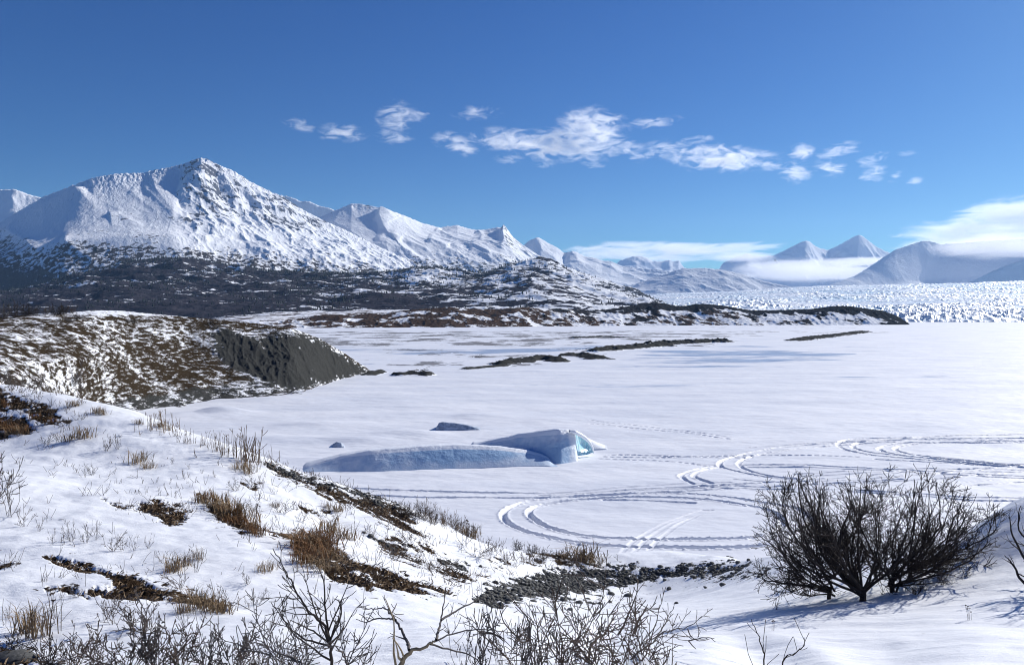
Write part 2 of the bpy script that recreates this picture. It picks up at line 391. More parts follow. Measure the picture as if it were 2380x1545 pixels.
# -- small summits behind the main mountain, left and right of it
def dispG(a, l, sd):
    return lambda U, V, X, D, S: (sstep(0, .1, S) + (S < 0) * .3) * (a * (ridged((X + .5 * D) / l, (D - .5 * X) / (l * 2.4), 5, .55, seed=sd) - .45) + .6 * a * fbm(X / l, D / l, 5, seed=sd + 1))
def attrG(rock, veg, vedge=None):
    def f(U, V, X, D, S, Z):
        gx = np.abs(np.gradient(Z, axis=1) / (np.gradient(X, axis=1) + 1e-6)); n = fbm(X / 500, D / 400, 4, seed=31)
        return {'rock': rock + .2 * n + .25 * sstep(.5, 1.3, gx), 'veg': veg + .2 * n + (0.3 * sstep(vedge - 15, vedge + 25, V) if vedge else 0)}
    return f
loft('mountain', -500, 200, 300, [{'l': [(-500, 520), (-200, 430), (-60, 436), (0, 441), (35, 440), (60, 450), (97, 460), (200, 520)], 'D': 10500}, {'l': [(-500, 735), (200, 735)], 'D': 8000, 'n': 110, 'p': 1.2}],
     mC, dispG(12, 600, 41), attrG(.14, 0), jag=1.2, seed=6)
loft('mountain', 600, 860, 200, [{'l': [(600, 470), (640, 452), (677, 458), (700, 469), (717, 467), (740, 478), (767, 484), (800, 500), (860, 540)], 'D': 9800}, {'l': [(600, 700), (860, 700)], 'D': 8800, 'n': 70, 'p': 1.2}],
     mC, dispG(8, 500, 44), attrG(.16, 0), jag=1.4, seed=7)
# -- pointed summit and its long ridge falling to the glacier
crF = [(1130, 640), (1180, 600), (1217, 570), (1232, 558), (1243, 554), (1256, 557), (1270, 564), (1293, 574), (1310, 588), (1325, 586), (1345, 592), (1360, 598), (1385, 601), (1400, 607), (1420, 608), (1447, 619), (1493, 624), (1540, 628), (1600, 640), (1700, 672), (1780, 700)]
loft('mountain', 1130, 1780, 520, [{'l': crF, 'D': [(1130, 10500), (1300, 10500), (1500, 9800), (1780, 8600)]},
     {'l': [(1130, 660), (1300, 640), (1500, 662), (1780, 710)], 'D': [(1130, 9600), (1500, 9000), (1780, 7900)], 'n': 90, 'p': 1.15}, {'l': [(1130, 745), (1780, 745)], 'D': 7600, 'n': 60}],
     mC, lambda U, V, X, D, S: dispG(4.5, 400, 47)(U, V, X, D, S) + (S > 0) * spurs(U, V, [([(1243, 554), (1262, 585), (1300, 600)], 7, 10, 22), ([(1325, 586), (1345, 610), (1400, 640)], 7, 14, 16), ([(1310, 620), (1400, 622), (1480, 650)], 6, 12, 18)]),
     attrG(.12, 0.02), jag=1.0, seed=8)
# -- rounded dome above the glacier
loft('mountain', 1440, 1880, 380, [{'l': [(1440, 672), (1500, 652), (1547, 636), (1570, 628), (1587, 624), (1640, 623), (1687, 628), (1727, 638), (1770, 652), (1833, 666), (1880, 676)], 'D': [(1440, 7600), (1640, 7300), (1880, 6700)]},
     {'l': [(1440, 720), (1880, 720)], 'D': 6350, 'n': 110, 'p': .85}], mC, dispG(3.5, 260, 51), attrG(.13, .08), jag=1.2, seed=9)
# -- far summits in the haze
mFar = mat_mountain('far_snow_rock', rs=0.005, vs=0.01, bump=16, rock=(0.10, 0.11, 0.13))
loft('mountain', 1400, 1660, 160, [{'l': [(1400, 640), (1440, 606), (1462, 598), (1480, 594), (1500, 597), (1515, 606), (1540, 608), (1556, 603), (1564, 608), (1578, 606), (1590, 621), (1660, 660)], 'D': 15500}, {'l': [(1400, 735), (1660, 735)], 'D': 12500, 'n': 60}],
     mFar, dispG(7, 400, 55), attrG(.08, 0), jag=1.3, seed=10)
crI = [(1600, 668), (1667, 632), (1680, 611), (1720, 594), (1737, 588), (1750, 593), (1770, 596), (1800, 593), (1820, 584), (1847, 571), (1860, 563), (1872, 560), (1882, 564), (1893, 571), (1907, 578), (1920, 580), (1927, 581), (1953, 568), (1980, 553), (1993, 547), (2005, 551), (2017, 558), (2037, 574), (2067, 588), (2130, 620), (2250, 660)]
loft('mountain', 1600, 2250, 420, [{'l': crI, 'D': [(1600, 14600), (1872, 14500), (1927, 14900), (1993, 14600), (2250, 15000)]},
     {'l': [(1600, 692), (1700, 660), (2250, 690)], 'D': 13500, 'n': 90, 'p': 1.05}, {'l': [(1600, 735), (2250, 735)], 'D': 12500, 'n': 20}],
     mFar, lambda U, V, X, D, S: dispG(8, 420, 58)(U, V, X, D, S) + (S > 0) * spurs(U, V, [([(1872, 560), (1880, 590), (1915, 612)], 6, 10, 14), ([(1993, 547), (1998, 570), (2050, 600)], 7, 12, 14), ([(1850, 572), (1830, 600)], 4, 10, 8)]),
     attrG(.12, 0), jag=1.0, seed=11)
# -- broad mountain on the right and the spur in front of it
crJ = [(1850, 690), (1950, 655), (1987, 641), (2020, 621), (2053, 598), (2080, 581), (2120, 568), (2157, 560), (2187, 568), (2220, 566), (2300, 560), (2380, 556), (2600, 540), (2900, 560)]
loft('mountain', 1850, 2900, 620, [{'l': crJ, 'D': [(1850, 9200), (2157, 10500), (2900, 10800)]}, {'l': [(1850, 700), (1990, 668), (2200, 650), (2900, 640)], 'D': [(1850, 8900), (2157, 9950), (2900, 10200)], 'n': 90}, {'l': [(1850, 730), (2900, 730)], 'D': 8600, 'n': 60}],
     mC, lambda U, V, X, D, S: dispG(4, 900, 61)(U, V, X, D, S) + (S > 0) * spurs(U, V, [([(2157, 560), (2110, 600), (2040, 650)], 4, 30, 40)]), attrG(.15, .03), jag=1.0, seed=12)
loft('mountain', 2200, 2950, 320, [{'l': [(2200, 680), (2270, 648), (2320, 624), (2380, 603), (2500, 560), (2700, 530), (2950, 560)], 'D': [(2200, 7400), (2950, 8200)]}, {'l': [(2200, 725), (2950, 725)], 'D': 7200, 'n': 90}],
     mC, dispG(5, 600, 64), attrG(.17, .03), jag=1.0, seed=13)

# -- forested foothills
mN = mat_mountain('foothill_brush', rs=0.03, vs=0.03, bump=3, ani=(0.7, 0.7, 2.4), rock=(0.06, 0.06, 0.065), veg=((0.014, 0.017, 0.027), (0.072, 0.064, 0.074)))
crN = [(-450, 700), (0, 683), (67, 671), (133, 648), (233, 624), (300, 606), (383, 598), (433, 599), (500, 611), (567, 619), (633, 628), (717, 631), (793, 634), (893, 632), (943, 624), (977, 619), (1027, 621), (1080, 631), (1127, 634), (1170, 618), (1193, 611), (1237, 603), (1277, 608), (1327, 624), (1393, 648), (1460, 674), (1493, 688), (1530, 700), (1600, 722)]
def dispN(U, V, X, D, S):
    f = sstep(0, .06, S) + (S < 0) * .3
    n = fbm(X / 300, D / 420, 4, .5, seed=71); b = fbm(X / 130, D / 100, 5, .55, seed=72)
    right = sstep(1000, 1200, U)
    ben = np.abs(pn(X / 260 + 4, D / 150, 74)) * 1.7 + np.abs(pn(X / 110, D / 60, 75)) * .8        # benches with rounded tops
    return f * (n * 12 + b * 6.5 + (ben - .7) * 9 + 3.2 * (ridged(X / 60, D / 70, 4, .6, seed=79) - .4) + right * 3 * ridged((X + .6 * D) / 200, (D - X) / 400, 4, seed=76) + spurs(U, V, [([(1237, 603), (1300, 635), (1380, 670), (1460, 690)], 8, 14, 20), ([(1170, 640), (1250, 665), (1350, 690)], 6, 12, 20), ([(383, 598), (480, 625), (600, 650)], 6, 30, 30)]))
def attrN(U, V, X, D, S, Z):
    n = fbm(X / 220, D / 170, 5, seed=77); up = np.gradient(Z, axis=0) / (np.gradient(D, axis=0) - 1e-6)
    flat = 1 - sstep(0.02, 0.22, np.abs(up)); gx = np.gradient(Z, axis=1) / (np.gradient(X, axis=1) + 1e-6)
    base = L([(-400, .80), (0, .80), (300, .78), (700, .73), (900, .65), (1150, .57), (1300, .50), (1600, .44)], U) + .10 * sstep(670, 720, V) * (1 - sstep(1100, 1250, U))
    veg = base - .30 * flat * (0.6 + n) + .45 * n + .30 * fbm(X / 480, D / 230, 3, seed=78)
    rock = 0.12 + .35 * sstep(.25, .8, np.abs(gx)) * sstep(900, 1200, U) + .2 * sstep(1250, 1400, U) * sstep(640, 690, V)
    return {'rock': rock, 'veg': veg}
foothill, FN = loft('foothills', -450, 1600, 1250, [{'l': crN, 'D': [(-450, 3300), (0, 3300), (400, 3700), (800, 3500), (1127, 3500), (1237, 3900), (1460, 3600), (1600, 3400)]},
     {'l': [(-450, 715), (300, 668), (700, 675), (1100, 668), (1237, 650), (1400, 690), (1600, 728)], 'D': 2600, 'n': 130, 'p': 1.0},
     {'l': [(-450, 742), (520, 738), (640, 730), (1250, 724), (1420, 722), (1600, 733)], 'D': 1750, 'n': 90},
     {'l': [(-450, 755), (1600, 755)], 'D': 1620, 'n': 6}], mN, dispN, attrN, back=(900, 16), jag=1.2, seed=14)
# brushy flats at the foot of the hills
mFlat = mat_mountain('flats_brush', rs=0.05, vs=0.05, bump=.8, ani=(.6, .6, 2), veg=((0.04, 0.032, 0.028), (0.14, 0.10, 0.08)))
loft('valley_floor', -450, 1500, 800, [{'l': [(-450, 748), (480, 742), (560, 731), (640, 723), (700, 719), (1000, 717), (1250, 721), (1500, 728)], 'D': 1900}, {'l': [(-450, 758), (480, 752), (620, 745), (680, 751), (1500, 750)], 'D': 1230, 'n': 60}, {'l': [(-450, 762), (1500, 762)], 'D': 1190, 'n': 5}],
     mFlat, lambda U, V, X, D, S: (S > 0) * (fbm(X / 60, D / 80, 5, seed=81) * 4.0), lambda U, V, X, D, S, Z: {'rock': 0 * Z, 'veg': .50 + .3 * fbm(X / 90, D / 60, 4, seed=82)}, back=(100, 3))

# -- glacier: a broken field of seracs
g = NT('glacier_ice'); gb = g.attr('blue'); gco = g.coord()
gn = g.noise(.05, 5, .65, gco)
gcol = g.mix(g.step(g.math('ADD', gb, g.math('MULTIPLY', g.math('SUBTRACT', gn, .5), .9)), .35, .75), (.86, .885, .92), (.40, .60, .74))
g.bsdf(gcol, .5, g.bump(gn, .5, 3.0), .4)
def dispGl(U, V, X, D, S):
    wx = X + 18 * fbm(X / 60, D / 60, 3, seed=90); wy = D + 26 * fbm(X / 70, D / 70, 3, seed=91)
    sk = wx * .85 - wy * .4; sl = wy * .85 + wx * .4
    f1, f2, rv = voro(sk / 22, sl / 52, 3); g1, g2, gv = voro(sk / 9, sl / 20, 5)
    big = (1 - f1) * (.35 + .65 * rv) * sstep(0, .22, f2 - f1) ; sm_ = (1 - g1) * (.4 + .6 * gv)
    rough = .35 + .65 * sstep(-.25, .3, fbm(X / 420, D / 300, 3, seed=92))
    calm = 1 - .7 * np.exp(-((V - 706) / 7) ** 2) * sstep(1800, 1950, U) * (1 - sstep(2120, 2250, U))
    wave = fbm(X / 300, D / 160, 4, seed=93) * 14
    R1 = ridged(sk / 27, sl / 90, 5, .62, seed=96); R2 = ridged(sk / 11 + 3, sl / 34, 3, .6, seed=98)
    met = (R1 * 13 + R2 * 4.5 + big * 4.5 + sm_ * 2) * rough * calm * (.68 + .42 * sstep(700, 735, V)) + wave * .8
    met = met * sstep(0, .03, 1 - S) * (S > 0)
    return met * F / D
def attrGl(U, V, X, D, S, Z):
    f1, f2, rv = voro((X * .85 - D * .4) / 26, (D * .85 + X * .4) / 38, 3)
    loc = Z - (np.pad(Z, ((4, 4), (4, 4)), 'edge')[8:, 4:-4] + np.pad(Z, ((4, 4), (4, 4)), 'edge')[:-8, 4:-4]) / 2
    return {'blue': .44 + .36 * sstep(2, -6, loc) + .28 * fbm(X / 500, D / 400, 3, seed=95) + .12 * sstep(2050, 2350, U) * np.exp(-((V - 672) / 14) ** 2)}
loft('glacier', 1360, 2950, 1150, [{'l': [(1360, 706), (1450, 690), (1550, 684), (1700, 678), (1840, 668), (1950, 664), (2240, 659), (2380, 653), (2950, 640)], 'D': 6600},
     {'l': [(1360, 712), (1700, 700), (2000, 703), (2380, 695), (2950, 690)], 'D': 3300, 'n': 330}, {'l': [(1360, 740), (1900, 741), (2380, 740), (2950, 740)], 'D': 1900, 'n': 210}, {'l': [(1360, 752), (2950, 752)], 'D': 1840, 'n': 10}],
     g.m, dispGl, attrGl, back=(400, 4), seed=15)

# -- moraine ridge in front of the glacier
mMo = mat_mountain('moraine_gravel', rs=.06, vs=.06, bump=1.0, ani=(.8, .8, 1.8), rock=(.030, .031, .034), veg=((.022, .017, .015), (.115, .078, .060)), rk=1.2)
crM = [(560, 748), (640, 744), (680, 742), (740, 733), (793, 731), (893, 727), (960, 719), (993, 717), (1053, 714), (1100, 718), (1153, 719), (1190, 715), (1227, 714), (1270, 718), (1313, 716), (1340, 719), (1375, 722), (1410, 719), (1460, 712), (1490, 706), (1510, 704), (1527, 703), (1545, 705), (1570, 710), (1590, 711), (1620, 706), (1650, 707), (1687, 711), (1743, 721), (1793, 721), (1887, 718), (1915, 714), (1940, 711), (1973, 711), (2013, 717), (2053, 722), (2087, 735), (2112, 751), (2120, 760)]
spM = [([(1460, 712), (1440, 730), (1400, 750)], 6, 12, 14), ([(1527, 703), (1540, 725), (1500, 750)], 5, 12, 14), ([(1313, 716), (1330, 735), (1340, 752)], 5, 12, 10), ([(1973, 711), (2010, 735), (2040, 752)], 3.5, 10, 12), ([(1620, 706), (1660, 730), (1670, 752)], 4, 14, 14), ([(1053, 714), (1080, 735), (1090, 755)], 3, 12, 12), ([(1887, 718), (1930, 740)], 3, 9, 9), ([(1190, 715), (1215, 738), (1220, 755)], 4, 12, 12)]
def dispM(U, V, X, D, S):
    f = sstep(0, .12, S) + (S < 0) * .3; return f * (spurs(U, V, spM) + 7 * fbm(X / 32, D / 40, 5, .55, seed=101) + 2.5 * (ridged(X / 14, D / 30, 4, seed=102) - .4)) * sstep(0, .15, 1 - S)
def attrM(U, V, X, D, S, Z):
    n = fbm(X / 40, D / 40, 5, seed=103); top = 1 - sstep(0, .28, S)
    rk = L([(560, .15), (1250, .25), (1330, .5), (1420, .6), (1527, .85), (1590, .7), (1700, .62), (1900, .66), (1960, .8), (2040, .85), (2110, .95)], U)
    gx = np.gradient(Z, axis=1) / (np.gradient(X, axis=1) + 1e-6)
    rock = rk * (.55 + .75 * top) + .55 * n + .15 * sstep(0, .6, gx) + sstep(2030, 2080, U) * .3
    veg = L([(560, .52), (700, .64), (1000, .66), (1250, .60), (1450, .48), (1560, .52), (1650, .56), (1750, .42), (1900, .38), (2030, .2), (2110, 0)], U) + .35 * n - .12 * sstep(.5, .9, S)
    return {'rock': rock, 'veg': veg}
loft('moraine', 560, 2120, 1000, [{'l': crM, 'D': [(560, 950), (1100, 1060), (1500, 1250), (2120, 1330)]},
     {'l': [(560, 766), (900, 764), (1300, 761), (1700, 757.5), (2120, 756)], 'D': [(560, 860), (1100, 950), (1500, 1130), (2120, 1240)], 'n': 80},
     {'l': [(560, 769), (900, 767), (2120, 760)], 'D': [(560, 850), (1100, 940), (1500, 1120), (2120, 1230)], 'n': 4}], mMo, dispM, attrM, back=(160, 14), jag=1.0, seed=16)

# ---------------------------------------------------------------- the frozen lake: one snow sheet to the horizon, with wheel ruts pressed into it
tcol = np.concatenate([-np.geomspace(4, .78, 60)[:-1], np.linspace(-.76, .76, 1010), np.geomspace(.78, 4, 60)[1:]])
yrow = [24.0]
while yrow[-1] < 70000:
    y = yrow[-1]; yrow.append(y + (0.5 if y < 37 else 0.12 if y < 41 else 0.065 if y < 90 else 0.12 + (y - 90) * 0.009))
yrow = np.array(yrow)
LT, LY = np.meshgrid(tcol, yrow); LX = LT * LY
LU = W0 + LT * F; LV = V0 + H / LY * F
LZ = np.zeros_like(LX)
dr = sstep(20, 60, LY) * (1 - .7 * sstep(300, 900, LY))
near = LY < 1500
LZ[near] = (fbm(LX / 9, LY / 5, 4, seed=111)[near] * .16 + fbm(LX / 2.6 + LY / 6, LY / 1.3, 4, .6, seed=112)[near] * .05 + fbm(LX / 40, LY / 22, 3, seed=113)[near] * .22) * dr[near]
for cu, D, r, h in ((530, 109, 3.2, .75), (480, 108, 2.6, .45), (415, 106, 2.2, .3), (1240, 190, 6, .3), (950, 88, 4.5, .55), (830, 84, 3.5, .4), (640, 84, 4, .25), (760, 96, 5, .3), (1120, 104, 5, .35), (1260, 100, 6, .3), (620, 125, 6, .35)):
    x0 = (cu - W0) / F * D; LZ += h * np.exp(-(((LX - x0) / r) ** 2 + ((LY - D) / (r * .55)) ** 2))

def world_line(pts):
    p = np.array([((u - W0) / F * (H * F / (v - V0)), H * F / (v - V0)) for u, v in pts])
    # smooth Catmull-Rom through the surveyed points, a vertex every 7 cm
    q = np.vstack([2 * p[0] - p[1], p, 2 * p[-1] - p[-2]]); out = []
    for i in range(1, len(q) - 2):
        n = max(2, int(np.hypot(*(q[i + 1] - q[i])) / .07)); t = np.linspace(0, 1, n, endpoint=False)[:, None]
        out.append(.5 * (2 * q[i] + (q[i + 1] - q[i - 1]) * t + (2 * q[i - 1] - 5 * q[i] + 4 * q[i + 1] - q[i + 2]) * t ** 2 + (3 * q[i] - q[i - 1] - 3 * q[i + 1] + q[i + 2]) * t ** 3))
    o = np.vstack(out); k = min(14, len(o) // 8)
    return np.stack([smooth1(o[:, 0], k), smooth1(o[:, 1], k)], 1)

RUT = np.full(LX.shape, 9.0, np.float32); RD_ = np.zeros_like(RUT)
def rut(pts, depth=.16, wd=.2, dash=0):
    q = world_line(pts)
    cum = np.concatenate([[0], np.cumsum(np.hypot(*(q[1:] - q[:-1]).T))])
    for k in range(len(q)):
        if dash and (cum[k] % dash) > dash * .35: continue
        x, y = q[k]
        if y > 100 or y < 37 or abs(x / y) > .76: continue
        j0, j1 = np.searchsorted(yrow, (y - .75, y + .75)); i0, i1 = np.searchsorted(tcol, ((x - .8) / y, (x + .8) / y))
        d = np.hypot(LX[j0:j1, i0:i1] - x, LY[j0:j1, i0:i1] - y) / wd
        m = d < RUT[j0:j1, i0:i1]
        RUT[j0:j1, i0:i1][m] = d[m]; RD_[j0:j1, i0:i1][m] = depth
ring_o = [(1860, 1182), (1801, 1171), (1687, 1155), (1574, 1147), (1430, 1149), (1320, 1154), (1240, 1163), (1195, 1176), (1170, 1190), (1176, 1211), (1218, 1232), (1285, 1251), (1350, 1263), (1428, 1270), (1558, 1273), (1735, 1271), (1820, 1257), (1868, 1235), (1885, 1205), (1850, 1180)]
ring_i = [(1725, 1172), (1660, 1164), (1574, 1158), (1480, 1157), (1380, 1160), (1290, 1168), (1245, 1178), (1228, 1191), (1241, 1207), (1272, 1223), (1324, 1238), (1402, 1249), (1506, 1254), (1636, 1254), (1735, 1250), (1793, 1238), (1820, 1220), (1812, 1200), (1775, 1183), (1725, 1172)]
rut(ring_o, .22, .18); rut(ring_i, .22, .18)
rut([(660, 1128), (760, 1143), (900, 1154), (1100, 1158), (1300, 1157), (1440, 1150), (1600, 1140), (1700, 1134), (1900, 1124), (2100, 1113)], .13, .17)
rut([(640, 1112), (800, 1136), (1000, 1143), (1100, 1146), (1300, 1146), (1500, 1136), (1640, 1128), (1800, 1118)], .13, .17)
rut([(1190, 1149), (1350, 1143), (1480, 1132), (1640, 1122), (1700, 1120)], .07, .25)
rut([(1861, 1114), (1763, 1104), (1706, 1093), (1674, 1082), (1676, 1070), (1706, 1059), (1763, 1048), (1839, 1038), (1933, 1031), (2010, 1026), (2100, 1024)], .16, .17)
rut([(1854, 1110), (1786, 1103), (1737, 1091), (1716, 1078), (1725, 1067), (1756, 1057), (1820, 1048), (1914, 1038), (2000, 1031), (2080, 1027)], .16, .17)
rut([(1860, 1137), (1801, 1135), (1687, 1133), (1612, 1123), (1582, 1107), (1593, 1097), (1631, 1087), (1672, 1080)], .15, .18)
rut([(1801, 1130), (1735, 1128), (1669, 1123), (1623, 1112), (1612, 1104), (1631, 1093), (1680, 1083)], .13, .18)
rut([(2500, 1019), (2380, 1017), (2217, 1016.5), (2066, 1017.5), (1990, 1020.5), (1952, 1027), (1949, 1035), (1971, 1046), (2047, 1059), (2141, 1068), (2255, 1076), (2400, 1085), (2520, 1090)], .16, .18)
rut([(2480, 1022), (2380, 1020.5), (2141, 1020.5), (2040, 1024), (1990, 1030), (1983, 1038), (2009, 1047), (2066, 1055), (2160, 1064), (2380, 1079), (2500, 1086)], .16, .18)
rut([(2480, 1026), (2380, 1024), (2141, 1027), (2066, 1033), (2042, 1041), (2066, 1051), (2141, 1063), (2255, 1074), (2400, 1084)], .16, .18)
rut([(2480, 1030), (2380, 1027.5), (2179, 1028.5), (2104, 1034), (2079, 1041), (2104, 1051), (2179, 1063), (2331, 1077), (2450, 1083)], .16, .18)
rut([(1725, 1080), (1877, 1080), (2066, 1089), (2293, 1102), (2480, 1109)], .12, .18)
rut([(1737, 1085), (1877, 1085), (2066, 1094), (2293, 1107), (2480, 1115)], .1, .18)
rut([(1877, 1114), (1990, 1106), (2141, 1095), (2293, 1085), (2480, 1070)], .12, .18); rut([(1890, 1120), (2066, 1108), (2293, 1090), (2480, 1078)], .1, .18)
rut([(1840, 1144), (1877, 1142), (2066, 1131), (2293, 1118), (2480, 1110)], .06, .3, .5)
rut([(1950, 1141), (2104, 1150), (2220, 1160), (2293, 1166), (2450, 1162)], .12, .2); rut([(1850, 1136), (2000, 1140), (2120, 1146), (2300, 1158), (2450, 1156)], .1, .2)
for p in ([(1840, 1099), (1990, 1093), (2150, 1088), (2330, 1089), (2480, 1093)], [(1850, 1104), (2000, 1099), (2160, 1094), (2340, 1095), (2480, 1099)], [(1900, 1128), (2080, 1118), (2260, 1104), (2480, 1085)], [(1930, 1160), (2050, 1148), (2200, 1132), (2350, 1122), (2480, 1117)],
          [(2030, 1067), (2150, 1073), (2300, 1080), (2480, 1094)], [(2160, 1060), (2280, 1070), (2400, 1078), (2500, 1081)], [(1700, 1112), (1790, 1118), (1900, 1116), (2000, 1103), (2120, 1090)], [(1740, 1040), (1900, 1030), (2060, 1021), (2200, 1012), (2380, 1008)], [(1400, 1163), (1500, 1165), (1620, 1170)], [(1250, 1152), (1400, 1144), (1560, 1136), (1700, 1128)]):
    rut(p, .10, .15)
for o_ in (0, 29, 62):
    rut([(1415 + o_, 1320), (1459 + o_ * .93, 1270), (1493 + o_ * .8, 1244), (1540 + o_ * .6, 1219), (1600 + o_ * .4, 1196), (1640 + o_ * .3, 1184)], .05, .12)
for p in ([(1400, 1058), (1480, 1060), (1574, 1059), (1700, 1057), (1850, 1058), (2000, 1062)], [(1390, 1063), (1500, 1066), (1590, 1073), (1650, 1082)], [(1420, 1054), (1520, 1056), (1640, 1060), (1760, 1062)]):
    rut(p, .09, .16, .62)
for p in ([(1370, 985), (1480, 996), (1574, 1004), (1700, 1022)], [(1300, 968), (1400, 981), (1560, 998), (1690, 1014)]): rut(p, .1, .2, .8)
lump = fbm(LX / .35, LY / .35, 3, .6, seed=116)
vary = .75 + .5 * fbm(LX / 3, LY / 3, 3, seed=117)
prof = np.where(RUT < 3.4, -sstep(1.35, .8, RUT) * (1.15 + .25 * lump) * vary + .22 * np.exp(-((RUT - 1.75) / .5) ** 2) * (1 + 1.3 * lump) * vary + .2 * sstep(3.2, 1.6, RUT) * np.clip(lump, 0, 1) * 2.4, 0)
LZ += prof * RD_
def ell(cu, cv, w, h): return np.exp(-((LU - cu) / w) ** 2 - ((LV - cv) / h) ** 2)
ice = poly_sd([(1440, 835), (1500, 822), (1600, 813), (1750, 811), (1900, 818), (1985, 826), (1900, 835), (1800, 843), (1650, 852), (1560, 848), (1480, 842)], LU, LV)
ice = np.clip(.52 + ice / 22, 0, .74)
ch = poly_sd([(770, 806), (900, 809), (1000, 813), (1150, 812), (1300, 806), (1400, 803), (1480, 806), (1380, 811), (1250, 817), (1100, 822), (960, 824), (840, 820), (790, 814)], LU, LV)
chan = np.clip(.6 + ch / 5, 0, 1)
mud = np.zeros_like(LX)
flat = sstep(764, 772, LV) * (1 - sstep(800, 812, LV)) * (1 - sstep(1500, 1850, LU - (820 - LV) * 3)) * sstep(640, 700, LU)
mud += .50 * flat + .42 * sstep(806, 812, LV) * (1 - sstep(845, 868, LV)) * sstep(760, 820, LU) * (1 - sstep(1250, 1420, LU))
mud += .5 * ell(1970, 772, 110, 4) + .3 * (LV < 764) * (LU < 2000) * (LV > 757)
mud += .28 * ell(300, 962, 240, 5) + .25 * ell(720, 905, 90, 4)
ice_at = np.maximum(ice, np.clip(chan, 0, .74))
mlake = mat_lake()
tag(grid_np('lake', LX, LY, LZ, mlake, {'ice': ice_at, 'mud': mud}), kind='structure')
del RUT, RD_, lump, prof

# ---------------------------------------------------------------- left headland with its eroded bluff
mHead = mat_ground('headland_ground', near=False)
bluff_poly = [(480, 766), (520, 762), (570, 775), (620, 776), (680, 766), (740, 783), (800, 818), (865, 866), (800, 885), (700, 912), (640, 905), (590, 880), (530, 858), (495, 820)]
crH = [(-500, 728), (0, 737), (100, 728), (160, 726), (220, 721), (280, 722), (340, 728), (430, 736), (520, 744), (600, 752), (640, 757), (680, 763), (740, 785), (800, 820), (860, 861), (884, 868)]
def dispH(U, V, X, D, S):
    f = (S > 0) * sstep(0, .08, S)
    b = np.clip(poly_sd(bluff_poly, U, V) / 14, 0, 1)
    gl = ridged((X * .8 + D * .6) / 3.2, (D - X * .4) / 22, 5, .6, seed=121) - .45
    gl2 = ridged((X * .9 + D * .35) / 1.8, (D - X * .2) / 9, 4, .6, seed=122) - .45
    n = fbm(X / 9, D / 11, 5, .55, seed=123); n2 = fbm(X / 2, D / 2.4, 4, .6, seed=124)
    gully = np.exp(-(line_d([(90, 860), (170, 880), (210, 935), (260, 960)], U, V)[0] / 26) ** 1.5)
    m = (b * (gl * .3 + gl2 * .28 + .75 * fbm(X / 6, D / 9, 5, .6, seed=127)) + n * 1.1 + n2 * .12 - gully * .35)
    return f * m * F / D * sstep(0, .06, 1 - S)
def attrH(U, V, X, D, S, Z):
    b = poly_sd(bluff_poly, U, V); n = fbm(X / 5, D / 6, 5, .6, seed=125)
    gr = np.clip(.42 + b / 34, 0, 1.0) * 1.0 + .6 * n * (b < 28) * (b > -30)
    shore = [(200, 940), (330, 925), (480, 905), (600, 880), (700, 890), (700, 915), (500, 935), (300, 968), (220, 962)]
    gr = np.maximum(gr, np.clip(.46 + poly_sd(shore, U, V) / 30, 0, .62) + .2 * n)
    turf = .66 + .30 * n + .10 * np.exp(-((U - 420) / 190) ** 2 - ((V - 860) / 45) ** 2) - .10 * sstep(740, 728, V) - .3 * np.exp(-((U - 300) / 110) ** 2 - ((V - 729) / 7) ** 2) - .12 * np.exp(-((U - 150) / 40) ** 2 - ((V - 885) / 40) ** 2)
    turf = turf - .18 * np.exp(-((U - 700) / 40) ** 2 - ((V - 770) / 5) ** 2) - .2 * np.exp(-(line_d([(690, 780), (560, 850), (600, 880)], U, V)[0] / 8) ** 2)
    turf += .12 * np.exp(-((U - 640) / 50) ** 2 - ((V - 762) / 8) ** 2)
    gr = gr - .6 * (b > 0) * sstep(.28, .6, fbm((X * .8 + D * .6) / 4, (D - X * .4) / 14, 4, .6, seed=128)) - .5 * (b > 0) * sstep(9, 0, b) * np.clip(n * 3, 0, 1)
    return {'turf': turf, 'gravel': gr}
head, FH = loft('headland', -500, 884, 900, [{'l': crH, 'D': [(-500, 110), (0, 115), (160, 128), (280, 140), (430, 150), (600, 159), (680, 160), (740, 168), (800, 180), (860, 190), (884, 192)]},
     {'l': [(-500, 820), (0, 830), (160, 835), (300, 830), (430, 825), (560, 822), (680, 838), (740, 850), (800, 855), (860, 867), (884, 873)],
      'D': [(-500, 75), (0, 76), (160, 95), (300, 122), (430, 138), (560, 145), (680, 147), (740, 157), (800, 173), (860, 187), (884, 190)], 'n': 170, 'p': 1.0},
     {'l': [(-500, 930), (0, 935), (100, 948), (160, 958), (240, 963), (300, 960), (400, 943), (500, 927), (600, 920), (640, 916), (700, 909), (760, 891), (800, 879), (840, 868), (870, 866), (884, 875)],
      'D': [(-500, 48), (0, 52), (100, 70), (160, 92), (240, 107), (300, 109), (400, 117.5), (500, 127), (600, 132), (640, 134.5), (700, 140), (760, 155.5), (800, 168.5), (840, 181), (870, 186), (884, 188)], 'n': 260, 'p': 1.0},
     {'l': [(-500, 990), (0, 995), (240, 972), (300, 968), (884, 885)], 'D': [(-500, 44), (0, 48), (160, 88), (240, 104), (300, 106), (400, 114), (500, 123.5), (640, 131), (700, 136), (800, 164), (884, 185)], 'n': 10}], mHead, dispH, attrH, back=(40, 12), jag=.8, seed=17)

